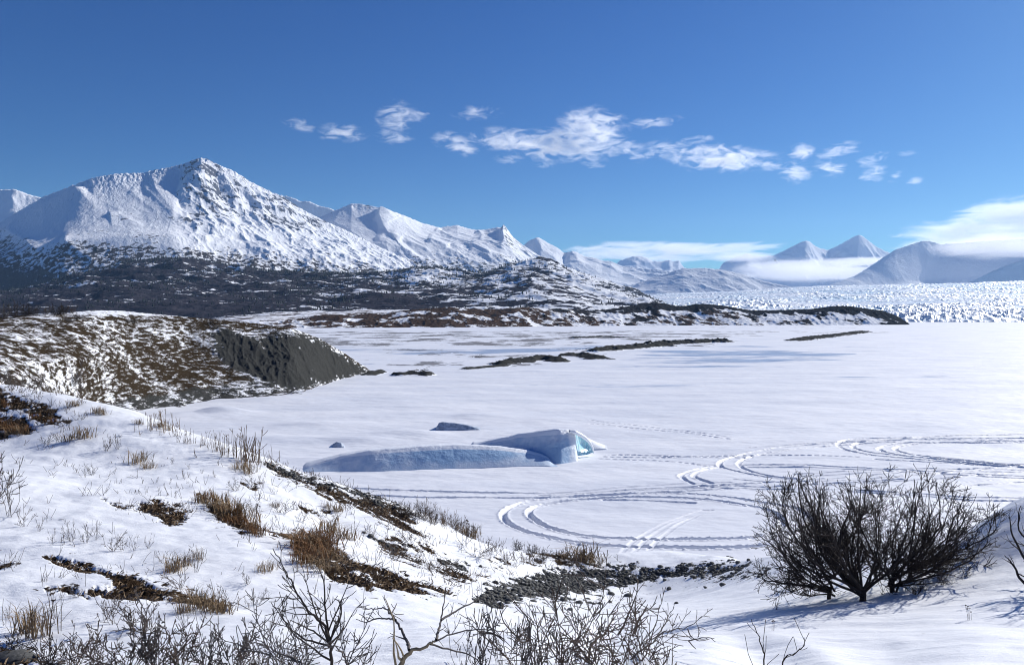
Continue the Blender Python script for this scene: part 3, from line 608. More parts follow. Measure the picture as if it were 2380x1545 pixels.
# ---------------------------------------------------------------- near slope: smooth surface through surveyed points
cr = [(-500, 850, 38), (-250, 885, 33), (0, 917, 30), (130, 942, 29), (240, 968, 28), (330, 983, 27), (480, 1038, 25), (610, 1072, 23.5), (700, 1108, 23), (800, 1143, 22.5), (920, 1175, 22), (1040, 1225, 22), (1110, 1262, 22), (1190, 1280, 22.5),
      (1300, 1290, 23.5), (1390, 1310, 25), (1500, 1317, 26), (1600, 1313, 25), (1700, 1301, 22), (1790, 1291, 18.5), (1900, 1280, 17), (2050, 1264, 14.5), (2250, 1236, 12.6), (2346, 1172, 11.5), (2500, 1130, 11), (2900, 1080, 10.5)]
pts = [tuple(P3(*c)) for c in cr]
for c in cr:
    x, y, z = P3(*c); k = (y + 7) / y; pts.append((x * k, y + 7, max(z - 5.2, -1.5))); k = (y + 15) / y; pts.append((x * k, y + 15, max(z - 10.5, -2.5)))
inner = [(0, 1545, 5.6), (600, 1545, 5.2), (1190, 1545, 5.0), (1800, 1545, 4.9), (2380, 1545, 4.9), (0, 1300, 9.5), (0, 1100, 16), (0, 1000, 22), (300, 1400, 7.8), (300, 1200, 12.5), (300, 1080, 18.5), (-400, 1300, 9.5), (-400, 1100, 15), (-400, 960, 24),
         (600, 1400, 8), (600, 1250, 11.5), (600, 1150, 16.5), (900, 1400, 8.5), (900, 1300, 12.5), (900, 1230, 17), (1100, 1400, 10), (1190, 1340, 17), (1300, 1380, 17), (1500, 1365, 20), (1300, 1460, 9), (1500, 1445, 10.2), (1500, 1405, 14.2),
         (1700, 1410, 12), (1700, 1345, 17.5), (1900, 1405, 9.8), (1900, 1340, 13.2), (2200, 1400, 8.8), (2200, 1300, 11), (2380, 1400, 8), (2380, 1280, 10), (1700, 1475, 7.4), (2700, 1400, 7.5), (2700, 1250, 9.5), (1100, 1450, 7.4), (760, 1210, 16.5), (1050, 1300, 17)]
pts += [tuple(P3(*c)) for c in inner] + [(0, 1.0, 11.95), (2.2, 1.0, 12.0), (-2.2, 1.0, 12.0), (0, 2.6, 11.55)] + [(t * 66, 66, -3) for t in (-1.2, -.6, 0, .6, 1.2)]
pts = np.array(pts); A_ = np.stack([pts[:, 0] / pts[:, 1], np.log(pts[:, 1]) * .8], 1)
def tps(r): return np.where(r > 1e-9, r * r * np.log(r + 1e-12), 0)
n_ = len(A_); K = tps(np.hypot(A_[:, None, 0] - A_[None, :, 0], A_[:, None, 1] - A_[None, :, 1])) + np.eye(n_) * 2e-4
Pm = np.column_stack([np.ones(n_), A_]); M_ = np.block([[K, Pm], [Pm.T, np.zeros((3, 3))]])
sol = np.linalg.solve(M_, np.concatenate([pts[:, 2], np.zeros(3)]))
NT_C = np.concatenate([-np.geomspace(1.9, .8, 60)[:-1], np.linspace(-.8, .8, 1080), np.geomspace(.8, 1.9, 60)[1:]])
NY = np.exp(np.linspace(math.log(1.0), math.log(62), 900))
GT, GY = np.meshgrid(NT_C, NY); GLY = np.log(GY) * .8; GX = GT * GY
GZ = sol[n_] + sol[n_ + 1] * GT + sol[n_ + 2] * GLY
for i in range(n_): GZ = GZ + sol[i] * tps(np.hypot(GT - A_[i, 0], GLY - A_[i, 1]))
GU = W0 + GT * F; GV = V0 + (H - GZ) / GY * F
# snow relief: soft hummocks, wind ridges at the right, small dimples
rgt = sstep(1300, 1700, GU) * sstep(1280, 1420, GV)
GZ = GZ + (fbm(GX / 1.9, GY / 1.5, 4, .5, seed=131) * .11 + fbm(GX / .5, GY / .42, 3, .5, seed=132) * .018) * (1 - .6 * rgt) * sstep(1, 5, GY)
GZ = GZ + rgt * (fbm((GX * .5 + GY * .9) / .5, (GX * .9 - GY * .5) / 2.4, 3, seed=133) * .035)
def smooth_line(ln, u):
    x = np.linspace(ln[0][0], ln[-1][0], 200); return np.interp(u, x, smooth1(L(ln, x), 12))
for ln, amp, w, reach in (([(1630, 1458), (1700, 1468), (1760, 1482), (1830, 1498), (1900, 1520), (1990, 1552)], .13, .07, .55), ([(1790, 1462), (1870, 1466), (1960, 1476), (2060, 1490), (2150, 1515), (2240, 1550)], .07, .09, .5), ([(1900, 1440), (2050, 1446), (2180, 1462), (2290, 1500)], .05, .14, .4), ([(1330, 1425), (1420, 1440), (1500, 1436)], .05, .1, .4)):
    dm = (GV - smooth_line(ln, GU)) * GY / F * .8; near_ = np.abs(dm) < 2.5; f_ = (GU - ln[0][0]) / (ln[-1][0] - ln[0][0])
    GZ = GZ - np.where(near_, amp * sstep(-w, w, dm) * np.exp(-np.clip(dm, 0, 9) / reach) * sstep(0, .45, f_) * sstep(0, .45, 1 - f_), 0)
TURF = [[(615, 1073), (700, 1100), (800, 1138), (920, 1170), (975, 1205), (950, 1222), (850, 1187), (760, 1155), (690, 1125), (640, 1100)],
        [(845, 1168), (900, 1180), (960, 1218), (1000, 1243), (940, 1238), (880, 1213)], [(690, 1258), (720, 1245), (765, 1262), (830, 1300), (900, 1328), (1045, 1366), (1030, 1382), (930, 1377), (840, 1374), (765, 1342), (705, 1295)],
        [(300, 1172), (370, 1166), (430, 1185), (433, 1208), (392, 1221), (350, 1198)], [(460, 1148), (500, 1162), (560, 1198), (603, 1240), (560, 1248), (500, 1208)],
        [(100, 1292), (180, 1293), (262, 1328), (350, 1350), (430, 1365), (530, 1400), (525, 1428), (430, 1402), (330, 1393), (220, 1396), (115, 1377), (215, 1371), (255, 1362), (215, 1330), (130, 1306)],
        [(-60, 900), (0, 903), (60, 925), (130, 948), (160, 985), (80, 988), (60, 957), (0, 950), (-60, 945)], [(-60, 958), (60, 963), (85, 1000), (0, 1015), (-60, 1010)], [(-60, 1480), (80, 1500), (150, 1560), (-60, 1560)],
        [(860, 1245), (900, 1250), (960, 1290), (1000, 1310), (960, 1313), (900, 1282)], [(1190, 1266), (1290, 1276), (1380, 1300), (1402, 1319), (1330, 1312), (1230, 1287)], [(970, 1300), (1080, 1330), (1104, 1352), (1050, 1352)],
        [(1080, 1328), (1140, 1336), (1110, 1342)], [(1220, 1295), (1265, 1303), (1235, 1310)], [(1140, 1300), (1185, 1308), (1160, 1316)], [(700, 1180), (760, 1185), (770, 1200), (715, 1195)], [(-40, 1300), (50, 1308), (0, 1330), (-40, 1335)], [(560, 1120), (600, 1128), (590, 1136)],
        [(620, 1238), (700, 1242), (710, 1252), (640, 1250)], [(240, 1165), (300, 1172), (290, 1180)], [(900, 1240), (1000, 1275), (1010, 1290), (930, 1262)], [(1290, 1300), (1360, 1306), (1330, 1312)]]
GRAV = [[(1085, 1396), (1115, 1372), (1190, 1347), (1270, 1322), (1400, 1313), (1560, 1320), (1695, 1302), (1750, 1308), (1715, 1328), (1600, 1342), (1450, 1366), (1300, 1390), (1150, 1404)], [(600, 1070), (700, 1098), (800, 1135), (930, 1168), (925, 1176), (800, 1150), (690, 1115)], [(990, 1288), (1040, 1302), (1120, 1318), (1090, 1322), (1020, 1308)]]
wu = GU + 9 * fbm(GX / 1.2, GY / 1.2, 4, .6, seed=136); wv = GV + 6 * fbm(GX / 1.0, GY / 1.0, 4, .6, seed=137)
tsd = np.max([poly_sd(p, wu, wv) for p in TURF], axis=0); gsd = np.max([poly_sd(p, wu, wv) for p in GRAV], axis=0)
hum = fbm(GX / .35, GY / .45, 4, .6, seed=138)
hum2 = fbm((GX * .8 - GY * .6) / .9, (GY * .8 + GX * .6) / .22, 4, .6, seed=143)
turfA = np.clip(.46 + tsd / 30, 0, .85) + (.5 * hum + .8 * hum2) * (tsd > -34) - .06 * (tsd > -34)
gravA = np.clip(.38 + gsd / 40, 0, .72) + .55 * hum * (gsd > -40) + .35 * fbm(GX / 1.1, GY / .8, 3, seed=140) * (gsd > -40)
scat = np.exp(-((GU - 1690) / 190) ** 2 - ((GV - 1335) / 30) ** 2) * .47 + np.exp(-((GU - 1350) / 260) ** 2 - ((GV - 1400) / 22) ** 2) * .38
gravA = np.maximum(gravA, scat * (1 + .6 * hum))
bare = sstep(.42, .6, np.maximum(turfA, gravA))
GZ = GZ - bare * .03 + bare * (fbm(GX / .12, GY / .12, 3, .6, seed=139) * .05 + hum * .05)
GV = V0 + (H - GZ) / GY * F
mNear = mat_ground('slope_ground', near=True)
tag(grid_np('snow_slope', GX, GY, GZ, mNear, {'turf': turfA, 'gravel': gravA}, keep=GZ > -2.4), kind='structure')

def gpt(x, y):
    """height of the near slope under x, y"""
    t = x / y; i = np.clip(np.searchsorted(NT_C, t) - 1, 0, len(NT_C) - 2); j = np.clip(np.searchsorted(NY, y) - 1, 0, len(NY) - 2)
    ft = (t - NT_C[i]) / (NT_C[i + 1] - NT_C[i]); fy = (y - NY[j]) / (NY[j + 1] - NY[j])
    return (GZ[j, i] * (1 - ft) + GZ[j, i + 1] * ft) * (1 - fy) + (GZ[j + 1, i] * (1 - ft) + GZ[j + 1, i + 1] * ft) * fy
def ground(u, v):
    """where the line of sight through a surveyed point meets the near slope"""
    t = (u - W0) / F; i = np.clip(np.searchsorted(NT_C, t), 0, len(NT_C) - 1); c = GV[:, i]
    ok = np.where((c <= v) & (NY > 2.0))[0]
    j = ok[0] if len(ok) else int(np.argmin(c[:800])); y = NY[j]
    if y > 32: j = int(np.argmin(np.where(NY < 32, c, 1e9))); y = NY[j]
    return Vector((t * y, y, GZ[j, i]))
def ground_head(u, v):
    U_, V_, X_, D_, S_, Z_ = FH; i = int(np.clip((u + 500) / 1384 * 899, 0, 899)); c = V_[12:, i]
    j = 12 + int(np.argmin(np.abs(c - v))); return Vector((X_[j, i], D_[j, i], Z_[j, i]))

# ---------------------------------------------------------------- snow-covered iceberg frozen into the lake
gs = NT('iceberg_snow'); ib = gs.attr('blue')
gsc = gs.mix(gs.step(gs.math('ADD', ib, gs.math('MULTIPLY', gs.math('SUBTRACT', gs.noise(.8, 5, .6), .5), .5)), .4, .8), (.84, .865, .90), (.31, .47, .66))  # thin snow over blue ice; the blue also paints in the front's shade
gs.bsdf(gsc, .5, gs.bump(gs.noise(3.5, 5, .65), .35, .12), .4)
def berg(name, u0, u1, nu, back_l, crest_l, foot_l, Dc, Db, Df, prof=2.2, bumpy=.08, seed=0, parent=None, nf=60, nb=50, mat=None, blue=None):
    """front face from foot to crest, long snow tail behind"""
    u = np.linspace(u0, u1, nu); sm_ = max(4, nu // 18); Dc = smooth1(L(Dc, u), sm_); Df = smooth1(L(Df, u), sm_); Db = smooth1(L(Db, u), sm_)
    zc = H - (smooth1(L(crest_l, u), sm_ // 3) - V0) / F * Dc; zf = H - (smooth1(L(foot_l, u), sm_) - V0) / F * Df
    zc = np.maximum(zc, zf + .0); zb = zf * 0 - .12
    R = []
    for k in range(4): R.append((Df - .3 + .08 * k, zf - .5 + .12 * k))
    for k in range(nf):
        t = k / nf; R.append((Df + (Dc - Df) * (1 - (1 - t) ** .6 * (1 - .25 * t)) if False else Df + (Dc - Df) * t, zf + (zc - zf) * (1 - (1 - t) ** prof)))
    for k in range(nb + 1):
        t = k / nb; R.append((Dc + (Db - Dc) * t, zb + (zc - zb) * (.5 + .5 * math.cos(math.pi * min(1, t))) ** 1.2))
    D = np.array([r[0] for r in R]); Z = np.array([r[1] for r in R]); U = u[None] + 0 * D; X = (U - W0) / F * D
    ew = sstep(0, .05, (U - u0) / (u1 - u0)) * sstep(0, .05, (u1 - U) / (u1 - u0)); hgt = np.clip(Z, 0, 1)
    Z = Z + bumpy * ew * hgt * (fbm(X / 1.5, Z * 1.5 + D / 2, 4, .55, seed=seed) * 1.6 + fbm(X / .3, D / .25 + Z * 3, 3, .6, seed=seed + 1) * .5)
    D = D + ew * hgt * bumpy * 2.2 * fbm(X / 1.1, Z * 1.2, 4, .55, seed=seed + 5)
    Z = Z * sstep(0, .035, (u1 - U) / (u1 - u0)) * sstep(0, .035, (U - u0) / (u1 - u0)) - .12 * (1 - ew)
    b = (blue(U, Z) if blue else 0 * Z) * (np.arange(len(R)) < 4 + nf * .8)[:, None]  # painted shade kept to the front face; crest and tail stay snow
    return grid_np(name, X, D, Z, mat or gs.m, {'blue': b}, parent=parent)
ice_root = bpy.data.objects.new('iceberg', None); COL.objects.link(ice_root)
tag(ice_root, 'snow-drifted iceberg with a turquoise ice hollow frozen into the lake', 'iceberg')
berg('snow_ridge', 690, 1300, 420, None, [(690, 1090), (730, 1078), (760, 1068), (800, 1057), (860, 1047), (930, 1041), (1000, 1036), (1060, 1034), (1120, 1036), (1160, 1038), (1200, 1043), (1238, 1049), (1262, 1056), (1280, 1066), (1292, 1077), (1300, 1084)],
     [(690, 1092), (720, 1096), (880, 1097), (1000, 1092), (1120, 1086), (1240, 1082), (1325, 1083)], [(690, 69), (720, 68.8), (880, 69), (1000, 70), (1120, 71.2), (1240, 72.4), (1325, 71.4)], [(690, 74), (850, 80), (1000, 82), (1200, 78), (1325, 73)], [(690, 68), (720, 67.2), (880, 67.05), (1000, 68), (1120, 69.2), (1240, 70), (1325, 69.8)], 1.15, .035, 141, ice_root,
     blue=lambda U, Z: .62 + .25 * np.exp(-((U - 1080) / 130) ** 2) * sstep(.1, 1.0, Z))  # ice blue plus painted shade, strongest towards the middle of the ridge
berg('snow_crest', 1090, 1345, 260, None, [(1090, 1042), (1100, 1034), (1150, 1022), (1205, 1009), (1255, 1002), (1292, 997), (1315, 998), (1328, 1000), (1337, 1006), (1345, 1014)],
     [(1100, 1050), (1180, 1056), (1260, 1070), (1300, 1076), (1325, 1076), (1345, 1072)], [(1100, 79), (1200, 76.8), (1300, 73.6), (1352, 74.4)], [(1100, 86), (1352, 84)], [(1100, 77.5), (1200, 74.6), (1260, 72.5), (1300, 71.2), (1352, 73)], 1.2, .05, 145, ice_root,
     blue=lambda U, Z: .60 + .2 * sstep(1180, 1300, U) * sstep(2.2, .5, Z) - .3 * sstep(1318, 1335, U))  # ice blue plus painted shade, stronger low down, weaker at the nose
# back rim and right shoulder of the hollow
berg('snow_shoulder', 1335, 1414, 120, None, [(1335, 1003), (1350, 1011), (1362, 1017), (1378, 1025), (1392, 1032), (1405, 1038), (1414, 1043)], [(1335, 1043), (1370, 1044), (1395, 1042), (1414, 1043.5)], [(1335, 79.6), (1414, 79.8)], [(1335, 88), (1414, 83)], [(1335, 78.4), (1414, 78.8)], 1.2, .05, 149, ice_root)
# turquoise ice wall of the hollow: fluted and curved inwards, under a rounded snow lip
gi = NT('turquoise_ice'); fl = gi.noise(1.4, 4, .6, gi.coord((3.2, 1, .3)))
gi.bsdf(gi.ramp(fl, [(.3, (.42, .74, .83)), (.55, (.58, .84, .90)), (.8, (.80, .93, .96))]), .22, gi.bump(fl, .5, .12), .5, Subsurface_Weight=.4, Subsurface_Radius=(.2, .6, .8))
n1, n2 = 70, 50; aa = np.linspace(0, 1, n1)[None, :] + np.zeros((n2, 1)); bb = np.linspace(0, 1, n2)[:, None] + np.zeros((1, n1))
uu = 1331 + 49 * aa; vt = L([(1328, 1004), (1340, 1008), (1350, 1013), (1362, 1021), (1372, 1031), (1380, 1044)], uu); vb = L([(1328, 1062), (1350, 1058), (1366, 1056), (1380, 1050)], uu)
Dd = 73.5 + 1.8 * aa + .75 * np.sin(aa * math.pi) * np.sin(bb * math.pi * .75) + .10 * ridged(aa * 9, bb * 1.5, 3, seed=152) + .5 * bb
zz = H - (vb * (1 - bb) + vt * bb - V0) / F * Dd
grid_np('ice_wall', (uu - W0) / F * Dd, Dd, zz, gi.m, parent=ice_root)
def rim_tube(pts, R, k=10):
    P = np.array([tuple(P3(*p)) for p in pts]); t = np.linspace(0, len(P) - 1, 40); P = np.stack([np.interp(t, range(len(P)), P[:, i]) for i in range(3)], 1); P = np.stack([smooth1(P[:, i], 3) for i in range(3)], 1); R = np.interp(t, range(len(R)), R)
    R = R * (1 + .25 * fbm(t * 1.3, t * 0, 3, seed=160)); T_ = np.gradient(P, axis=0); T_ /= np.linalg.norm(T_, axis=1)[:, None]; A = np.cross(T_, [0, 1, 0]); A /= np.linalg.norm(A, axis=1)[:, None]; B = np.cross(T_, A); an = np.arange(k) * 2 * math.pi / k
    V = P[:, None] + R[:, None, None] * (A[:, None] * np.cos(an)[None, :, None] + 1.6 * B[:, None] * np.sin(an)[None, :, None]); i = np.arange(39)[:, None] * k; j_ = np.arange(k)[None]; j2 = (j_ + 1) % k
    return mesh_np('snow_lip', V.reshape(-1, 3), quads=np.stack([i + j_, i + j2, i + k + j2, i + k + j_], -1).reshape(-1, 4), mat=gs.m, attrs={'blue': np.zeros(V.shape[0] * k)}, parent=ice_root)
rim_tube([(1322, 1001, 73.6), (1337, 1004, 73.7), (1349, 1010, 74.2), (1361, 1018, 74.7), (1371, 1029, 75.1), (1377, 1040, 75.4), (1379, 1052, 75.6)], [.12, .2, .2, .17, .13, .10, .10])
blk = []
def slab(label, u0, u1, crest, foot, D0, back, seed):
    o = berg('ice_block', u0, u1, 110, None, crest, foot, [(u0, D0 + .5), (u1, D0 + .5)], [(u0, D0 + back), (u1, D0 + back)], [(u0, D0), (u1, D0)], 1.05, .05, seed, nf=26, nb=26, mat=gblk)
    tag(o, label, 'ice block'); return o
gk = NT('mottled_ice'); kn = gk.noise(2.5, 5, .65); gk.bsdf(gk.ramp(kn, [(.35, (.20, .25, .33)), (.6, (.50, .56, .65))]), .5, gk.bump(kn, .6, .15), .4); gblk = gk.m  # mottled blue-grey over the whole block, front and top alike
slab('long low ice block with a dark face standing behind the iceberg', 1012, 1125, [(1012, 1001), (1020, 983), (1030, 981), (1055, 983), (1085, 988), (1112, 996), (1125, 1004)], [(1012, 991), (1022, 992), (1050, 998), (1085, 1005), (1110, 1006), (1125, 1005)], 91, 6, 155)
slab('small rounded ice block left of the iceberg', 771, 802, [(771, 1042), (774, 1033), (783, 1027), (793, 1029), (800, 1036), (802, 1041)], [(771, 1042), (802, 1041.5)], 79.5, 4, 157)

# ---------------------------------------------------------------- gravel bars and driftwood on the river flats
mBar = mat_ground('bar_gravel', near=False)
def bar(label, pts, wd, hgt, snow=.0, seed=0):
    p = np.array([((u - W0) / F * (H * F / (v - V0)), H * F / (v - V0)) for u, v in pts]); x0, y0 = p.min(0) - wd * 3; x1, y1 = p.max(0) + wd * 3
    nx = min(260, int((x1 - x0) / .4)); ny = min(200, int((y1 - y0) / .5)); X, Y = np.meshgrid(np.linspace(x0, x1, nx), np.linspace(y0, y1, ny))
    d, s_, fr = line_d(p, X + fbm(X / 6, Y / 6, 4, seed=seed) * wd * .9, Y + fbm(X / 5, Y / 5, 4, seed=seed + 3) * wd * .9)
    h = hgt * np.exp(-(d / wd) ** 2) * (1 + .7 * fbm(X / 3, Y / 4, 4, .6, seed=seed + 7)) * sstep(0, .1, fr + .03) * sstep(0, .1, 1.03 - fr) - .22 * hgt
    g_ = sstep(-.05, .25 * hgt, h) * .95 - snow - .9 * np.abs(fbm(X / 5, Y / 2.5, 4, seed=seed + 9))
    o = grid_np('gravel_bar', X, Y, h, mBar, {'turf': 0 * h - 2, 'gravel': g_ + .25}, keep=h > -.12); tag(o, label, 'gravel bar', 'gravel bars on the frozen river flats')
bar('dark gravel bar strewn with driftwood right of the flats centre', [(1150, 848), (1200, 842), (1260, 834), (1310, 842)], 3.5, 1.5, seed=201)
bar('short dark gravel bar beside the blue bare ice', [(1300, 828), (1350, 826), (1400, 836)], 3.5, 1.3, seed=203)
bar('long snow-streaked gravel berm above the blue ice', [(1370, 818), (1440, 812), (1510, 806), (1560, 804)], 4.5, 2.0, .12, seed=205)
bar('long dark gravel bar reaching out over the lake', [(1490, 804), (1560, 800), (1640, 796), (1700, 795)], 5, 2.2, seed=207)
bar('low thin gravel bar farthest out on the ice', [(1840, 793), (1900, 785), (1960, 778), (2010, 771)], 6, 1.6, .1, seed=209)
bar('small gravel hump nearest the bluff foot', [(915, 872), (960, 870), (1003, 872)], 2.2, 1.1, seed=211)
bar('tiny gravel spit at the tip of the bluff', [(850, 873), (870, 869), (885, 864)], 1.6, .8, seed=213)
bar('low wet gravel strip in the middle of the flats', [(1075, 858), (1130, 854), (1180, 848)], 1.6, .6, .05, seed=215)
bar('flat gravel strip at the far side of the flats', [(1330, 786), (1400, 783), (1450, 785)], 5, 1.0, .15, seed=217)

# ---------------------------------------------------------------- twigs, stems, blades
class Tubes:
    def __init__(s): s.V = []; s.Q = []; s.n = 0
    def add(s, P, R, k=3):
        P = np.asarray(P, float); R = np.asarray(R, float); n = len(P)
        T = np.gradient(P, axis=0); T /= np.linalg.norm(T, axis=1)[:, None] + 1e-9
        up = np.array([.31, .17, .93]) if abs(T[0, 2]) < .9 else np.array([1., .1, 0])
        A = np.cross(T, up); A /= np.linalg.norm(A, axis=1)[:, None] + 1e-9; B = np.cross(T, A)
        an = np.arange(k) * 2 * math.pi / k
        V = P[:, None] + R[:, None, None] * (A[:, None] * np.cos(an)[None, :, None] + B[:, None] * np.sin(an)[None, :, None])
        i = np.arange(n - 1)[:, None] * k; j = np.arange(k)[None]; j2 = (j + 1) % k
        q = np.stack([i + j, i + j2, i + k + j2, i + k + j], -1).reshape(-1, 4) + s.n
        s.V.append(V.reshape(-1, 3)); s.Q.append(q); s.n += n * k
    def build(s, name, mat, parent=None, link=True): return mesh_np(name, np.vstack(s.V), quads=np.vstack(s.Q), mat=mat, parent=parent, link=link)

def nrm(v): return v / (np.linalg.norm(v) + 1e-9)
def grow(T, rng, p, d, ln, r, lv, seg=.09, jit=.16, trop=.10, dens=(9, 11, 0), ratio=(.5, .5), ang=(.5, 1.0), rmin=.0016, k=None):
    n = max(3, int(ln / seg)); P = [p]; st = ln / n; d = nrm(d); D_ = [d]
    for i in range(n):
        d = nrm(d + rng.normal(0, jit, 3) + np.array([0, 0, trop])); P.append(P[-1] + d * st); D_.append(d)
    R = np.maximum(r * (1 - .78 * np.linspace(0, 1, n + 1)), rmin)
    T.add(P, R, k or (6 if r > .012 else 4 if r > .005 else 3)); kids(T, rng, P, D_, R, ln, lv, seg, jit, trop, dens, ratio, ang, rmin)
def kids(T, rng, P, D_, R, ln, lv, seg, jit, trop, dens, ratio, ang, rmin, t0=.18):
    if lv <= 0: return
    for _ in range(int(ln * dens[-lv] * rng.uniform(.8, 1.2) + rng.random())):
        t = rng.uniform(t0, 1.0); i = min(len(P) - 1, int(t * (len(P) - 1))); d = D_[i]
        q = nrm(np.cross(d, rng.normal(0, 1, 3))); a_ = rng.uniform(*ang); c = nrm(d * math.cos(a_) + q * math.sin(a_))
        l = ln * ratio[-lv] * rng.uniform(.45, 1.1) * (1.15 - .6 * t)
        grow(T, rng, np.array(P[i]), c, max(l, .05), max(R[i] * .62, rmin), lv - 1, seg * .8, jit, trop, dens, ratio, ang, rmin)
def limb(T, rng, pts, r, lv=2, k=6, r1=None, **kw):
    """a limb along given points with twigs growing from it"""
    q = np.array(pts, float); Q = np.vstack([2 * q[0] - q[1], q, 2 * q[-1] - q[-2]]); P = []
    for i in range(1, len(Q) - 2):
        for t in np.linspace(0, 1, 5, endpoint=False):
            P.append(.5 * (2 * Q[i] + (Q[i + 1] - Q[i - 1]) * t + (2 * Q[i - 1] - 5 * Q[i] + 4 * Q[i + 1] - Q[i + 2]) * t * t + (3 * Q[i] - Q[i - 1] - 3 * Q[i + 1] + Q[i + 2]) * t ** 3))
    P.append(q[-1]); P = np.array(P); ln = np.sum(np.linalg.norm(P[1:] - P[:-1], axis=1)); P[1:] += rng.normal(0, ln * .004, P[1:].shape)
    R = np.linspace(r, r1 or max(r * .2, .002), len(P)); T.add(P, R, k); Dv = [nrm(v) for v in np.gradient(P, axis=0)]
    a_ = dict(seg=.08, jit=.15, trop=.08, dens=(7, 9, 0), ratio=(.3, .5), ang=(.5, 1.05), rmin=.0016, t0=.12); a_.update(kw); kids(T, rng, P, Dv, R, ln, lv, **a_)

mTwigD = mat_plain('dark_bark', (.018, .014, .013), (.06, .048, .042), 25, .85, .4, .004)
mTwig = mat_plain('brown_twig', (.05, .036, .03), (.13, .095, .075), 25, .85, .3, .003)
mTwigG = mat_plain('grey_twig', (.06, .052, .05), (.15, .13, .12), 25, .85, .3, .003)
mBirch = mat_plain('pale_bark', (.16, .125, .08), (.38, .30, .19), 14, .75, .5, .004)
mStraw = mat_plain('dry_straw', (.12, .075, .04), (.36, .26, .15), 14, .8, 0)
mStalk = mat_plain('dry_stalk', (.10, .065, .04), (.24, .17, .11), 14, .8, 0)
mWood = mat_plain('driftwood', (.06, .055, .05), (.17, .155, .14), 6, .85, .3, .02)

for lab, cu, cv, wu_, n in (('tangled driftwood heaped on the short gravel bar by the blue ice', 1370, 830, 34, 26), ('driftwood sticks strewn over the dark gravel bar', 1240, 836, 50, 24), ('driftwood lying at the front edge of the dark gravel bar', 1185, 846, 34, 18),
                        ('lone clump of driftwood on the snow above the flats', 1110, 832, 20, 12), ('driftwood sticks caught on the snow-streaked berm', 1360, 815, 40, 16), ('driftwood littering the small gravel hump', 965, 869, 30, 16), ('driftwood scattered at the foot of the bluff', 650, 915, 55, 26)):
    rng = np.random.RandomState(int(cu)); D0 = H * F / (cv - V0); pile = bpy.data.objects.new('driftwood_pile', None); COL.objects.link(pile)
    for i in range(n):
        T = Tubes()
        x = (cu - W0 + rng.normal(0, wu_ * .5)) / F * D0; y = D0 + rng.normal(0, D0 * .012); az = rng.uniform(0, 6.28); ln = rng.uniform(.8, 3.2)
        d = np.array([math.cos(az), math.sin(az) * .6, rng.uniform(-.05, .25)]); p = np.array([x, y, rng.uniform(.15, .9) if cu > 700 else rng.uniform(.1, .5)])
        grow(T, rng, p, d, ln, rng.uniform(.05, .11), 1 if rng.random() < .3 else 0, .5, .06, 0, (1, 1), (.5, .5), rmin=.02)
        T.build('stick', mWood, pile)
    tag(pile, lab, 'driftwood', 'driftwood on the frozen flats')

# -- the large bare bush on the right bank
def PT(u, v, D): return np.array(P3(u, v, D))
rng = np.random.RandomState(5)
bush = bpy.data.objects.new('bare_bush', None); COL.objects.link(bush); tag(bush, 'large dense leafless bush with black twisted stems on the right snow bank', 'bush')
BD = 10.4
def bl(T, base, tip, r, bend, off, dens=(14, 11, 7), lv=3):
    b = np.array(base); t = PT(tip[0], tip[1], BD + off); dd_ = t - b; m1 = b + dd_ * np.array([.48, .5, .26]) + np.array([bend[0] * .6, rng.normal(0, .12), bend[1] * .5]); m2 = b + dd_ * np.array([.82, .8, .60]) + np.array([bend[0] * .6, rng.normal(0, .10), bend[1]])
    limb(T, rng, [b, m1, m2, t], r, lv, 6, dens=dens, ratio=(.30, .5, .5), trop=.07, jit=.21, t0=.2, rmin=.0029, ang=(.35, 1.1))
def gb_(u, v): 
    g_ = ground(u, v); return np.array(g_) - np.array([0, 0, .04])
stems = [(1927, 1393, .030), (2003, 1397, .046), (2075, 1376, .034), (2110, 1350, .028), (1965, 1352, .024), (2040, 1350, .026)]
vtop = [(1745, 1232), (1795, 1132), (1850, 1098), (1905, 1104), (1958, 1116), (2010, 1112), (2060, 1118), (2100, 1140), (2141, 1092), (2195, 1112), (2262, 1142), (2318, 1168), (2330, 1235)]
tipsets = [[] for _ in stems]
for i in range(70):
    tu = 1745 + 580 * (i + rng.random()) / 70; tv = L(vtop, tu) + (rng.random() ** 1.4) * 230 * (1 - .45 * abs(tu - 2030) / 300)
    if i % 3 == 0: tv = L(vtop, tu) + rng.random() * 14
    k = min(range(len(stems)), key=lambda q: abs(stems[q][0] - (2030 + (tu - 2030) * .30)) + rng.random() * 120 + (60 if q == 4 else 0)); tipsets[k].append(((tu, tv), rng.normal(0, .6)))
for tp, k in (((1765, 1325), 0), ((1800, 1395), 0), ((1840, 1345), 0), ((1790, 1280), 0), ((2300, 1262), 3), ((2270, 1305), 3), ((2245, 1335), 3), ((2200, 1350), 2), ((1770, 1355), 0), ((2310, 1290), 3)): tipsets[k].append((tp, -.3 + rng.normal(0, .2)))
for (bu, bv, thick), tips in zip(stems, tipsets):
    T = Tubes(); b = gb_(bu, bv); mid = b + np.array([rng.normal(0, .05), 0, .16 + rng.random() * .12])
    limb(T, rng, [b - np.array([0, 0, .1]), b, b + (mid - b) * .5 + rng.normal(0, .025, 3), mid], thick * 1.1, 0, 8, r1=thick * .8)
    for (tp, off) in tips: bl(T, mid + rng.normal(0, .03, 3) - np.array([0, 0, rng.random() * .1]), tp, thick * rng.uniform(.28, .6), (rng.normal(0, .13), rng.uniform(-.10, .08)), off)
    T.build('stem', mTwigD, bush)
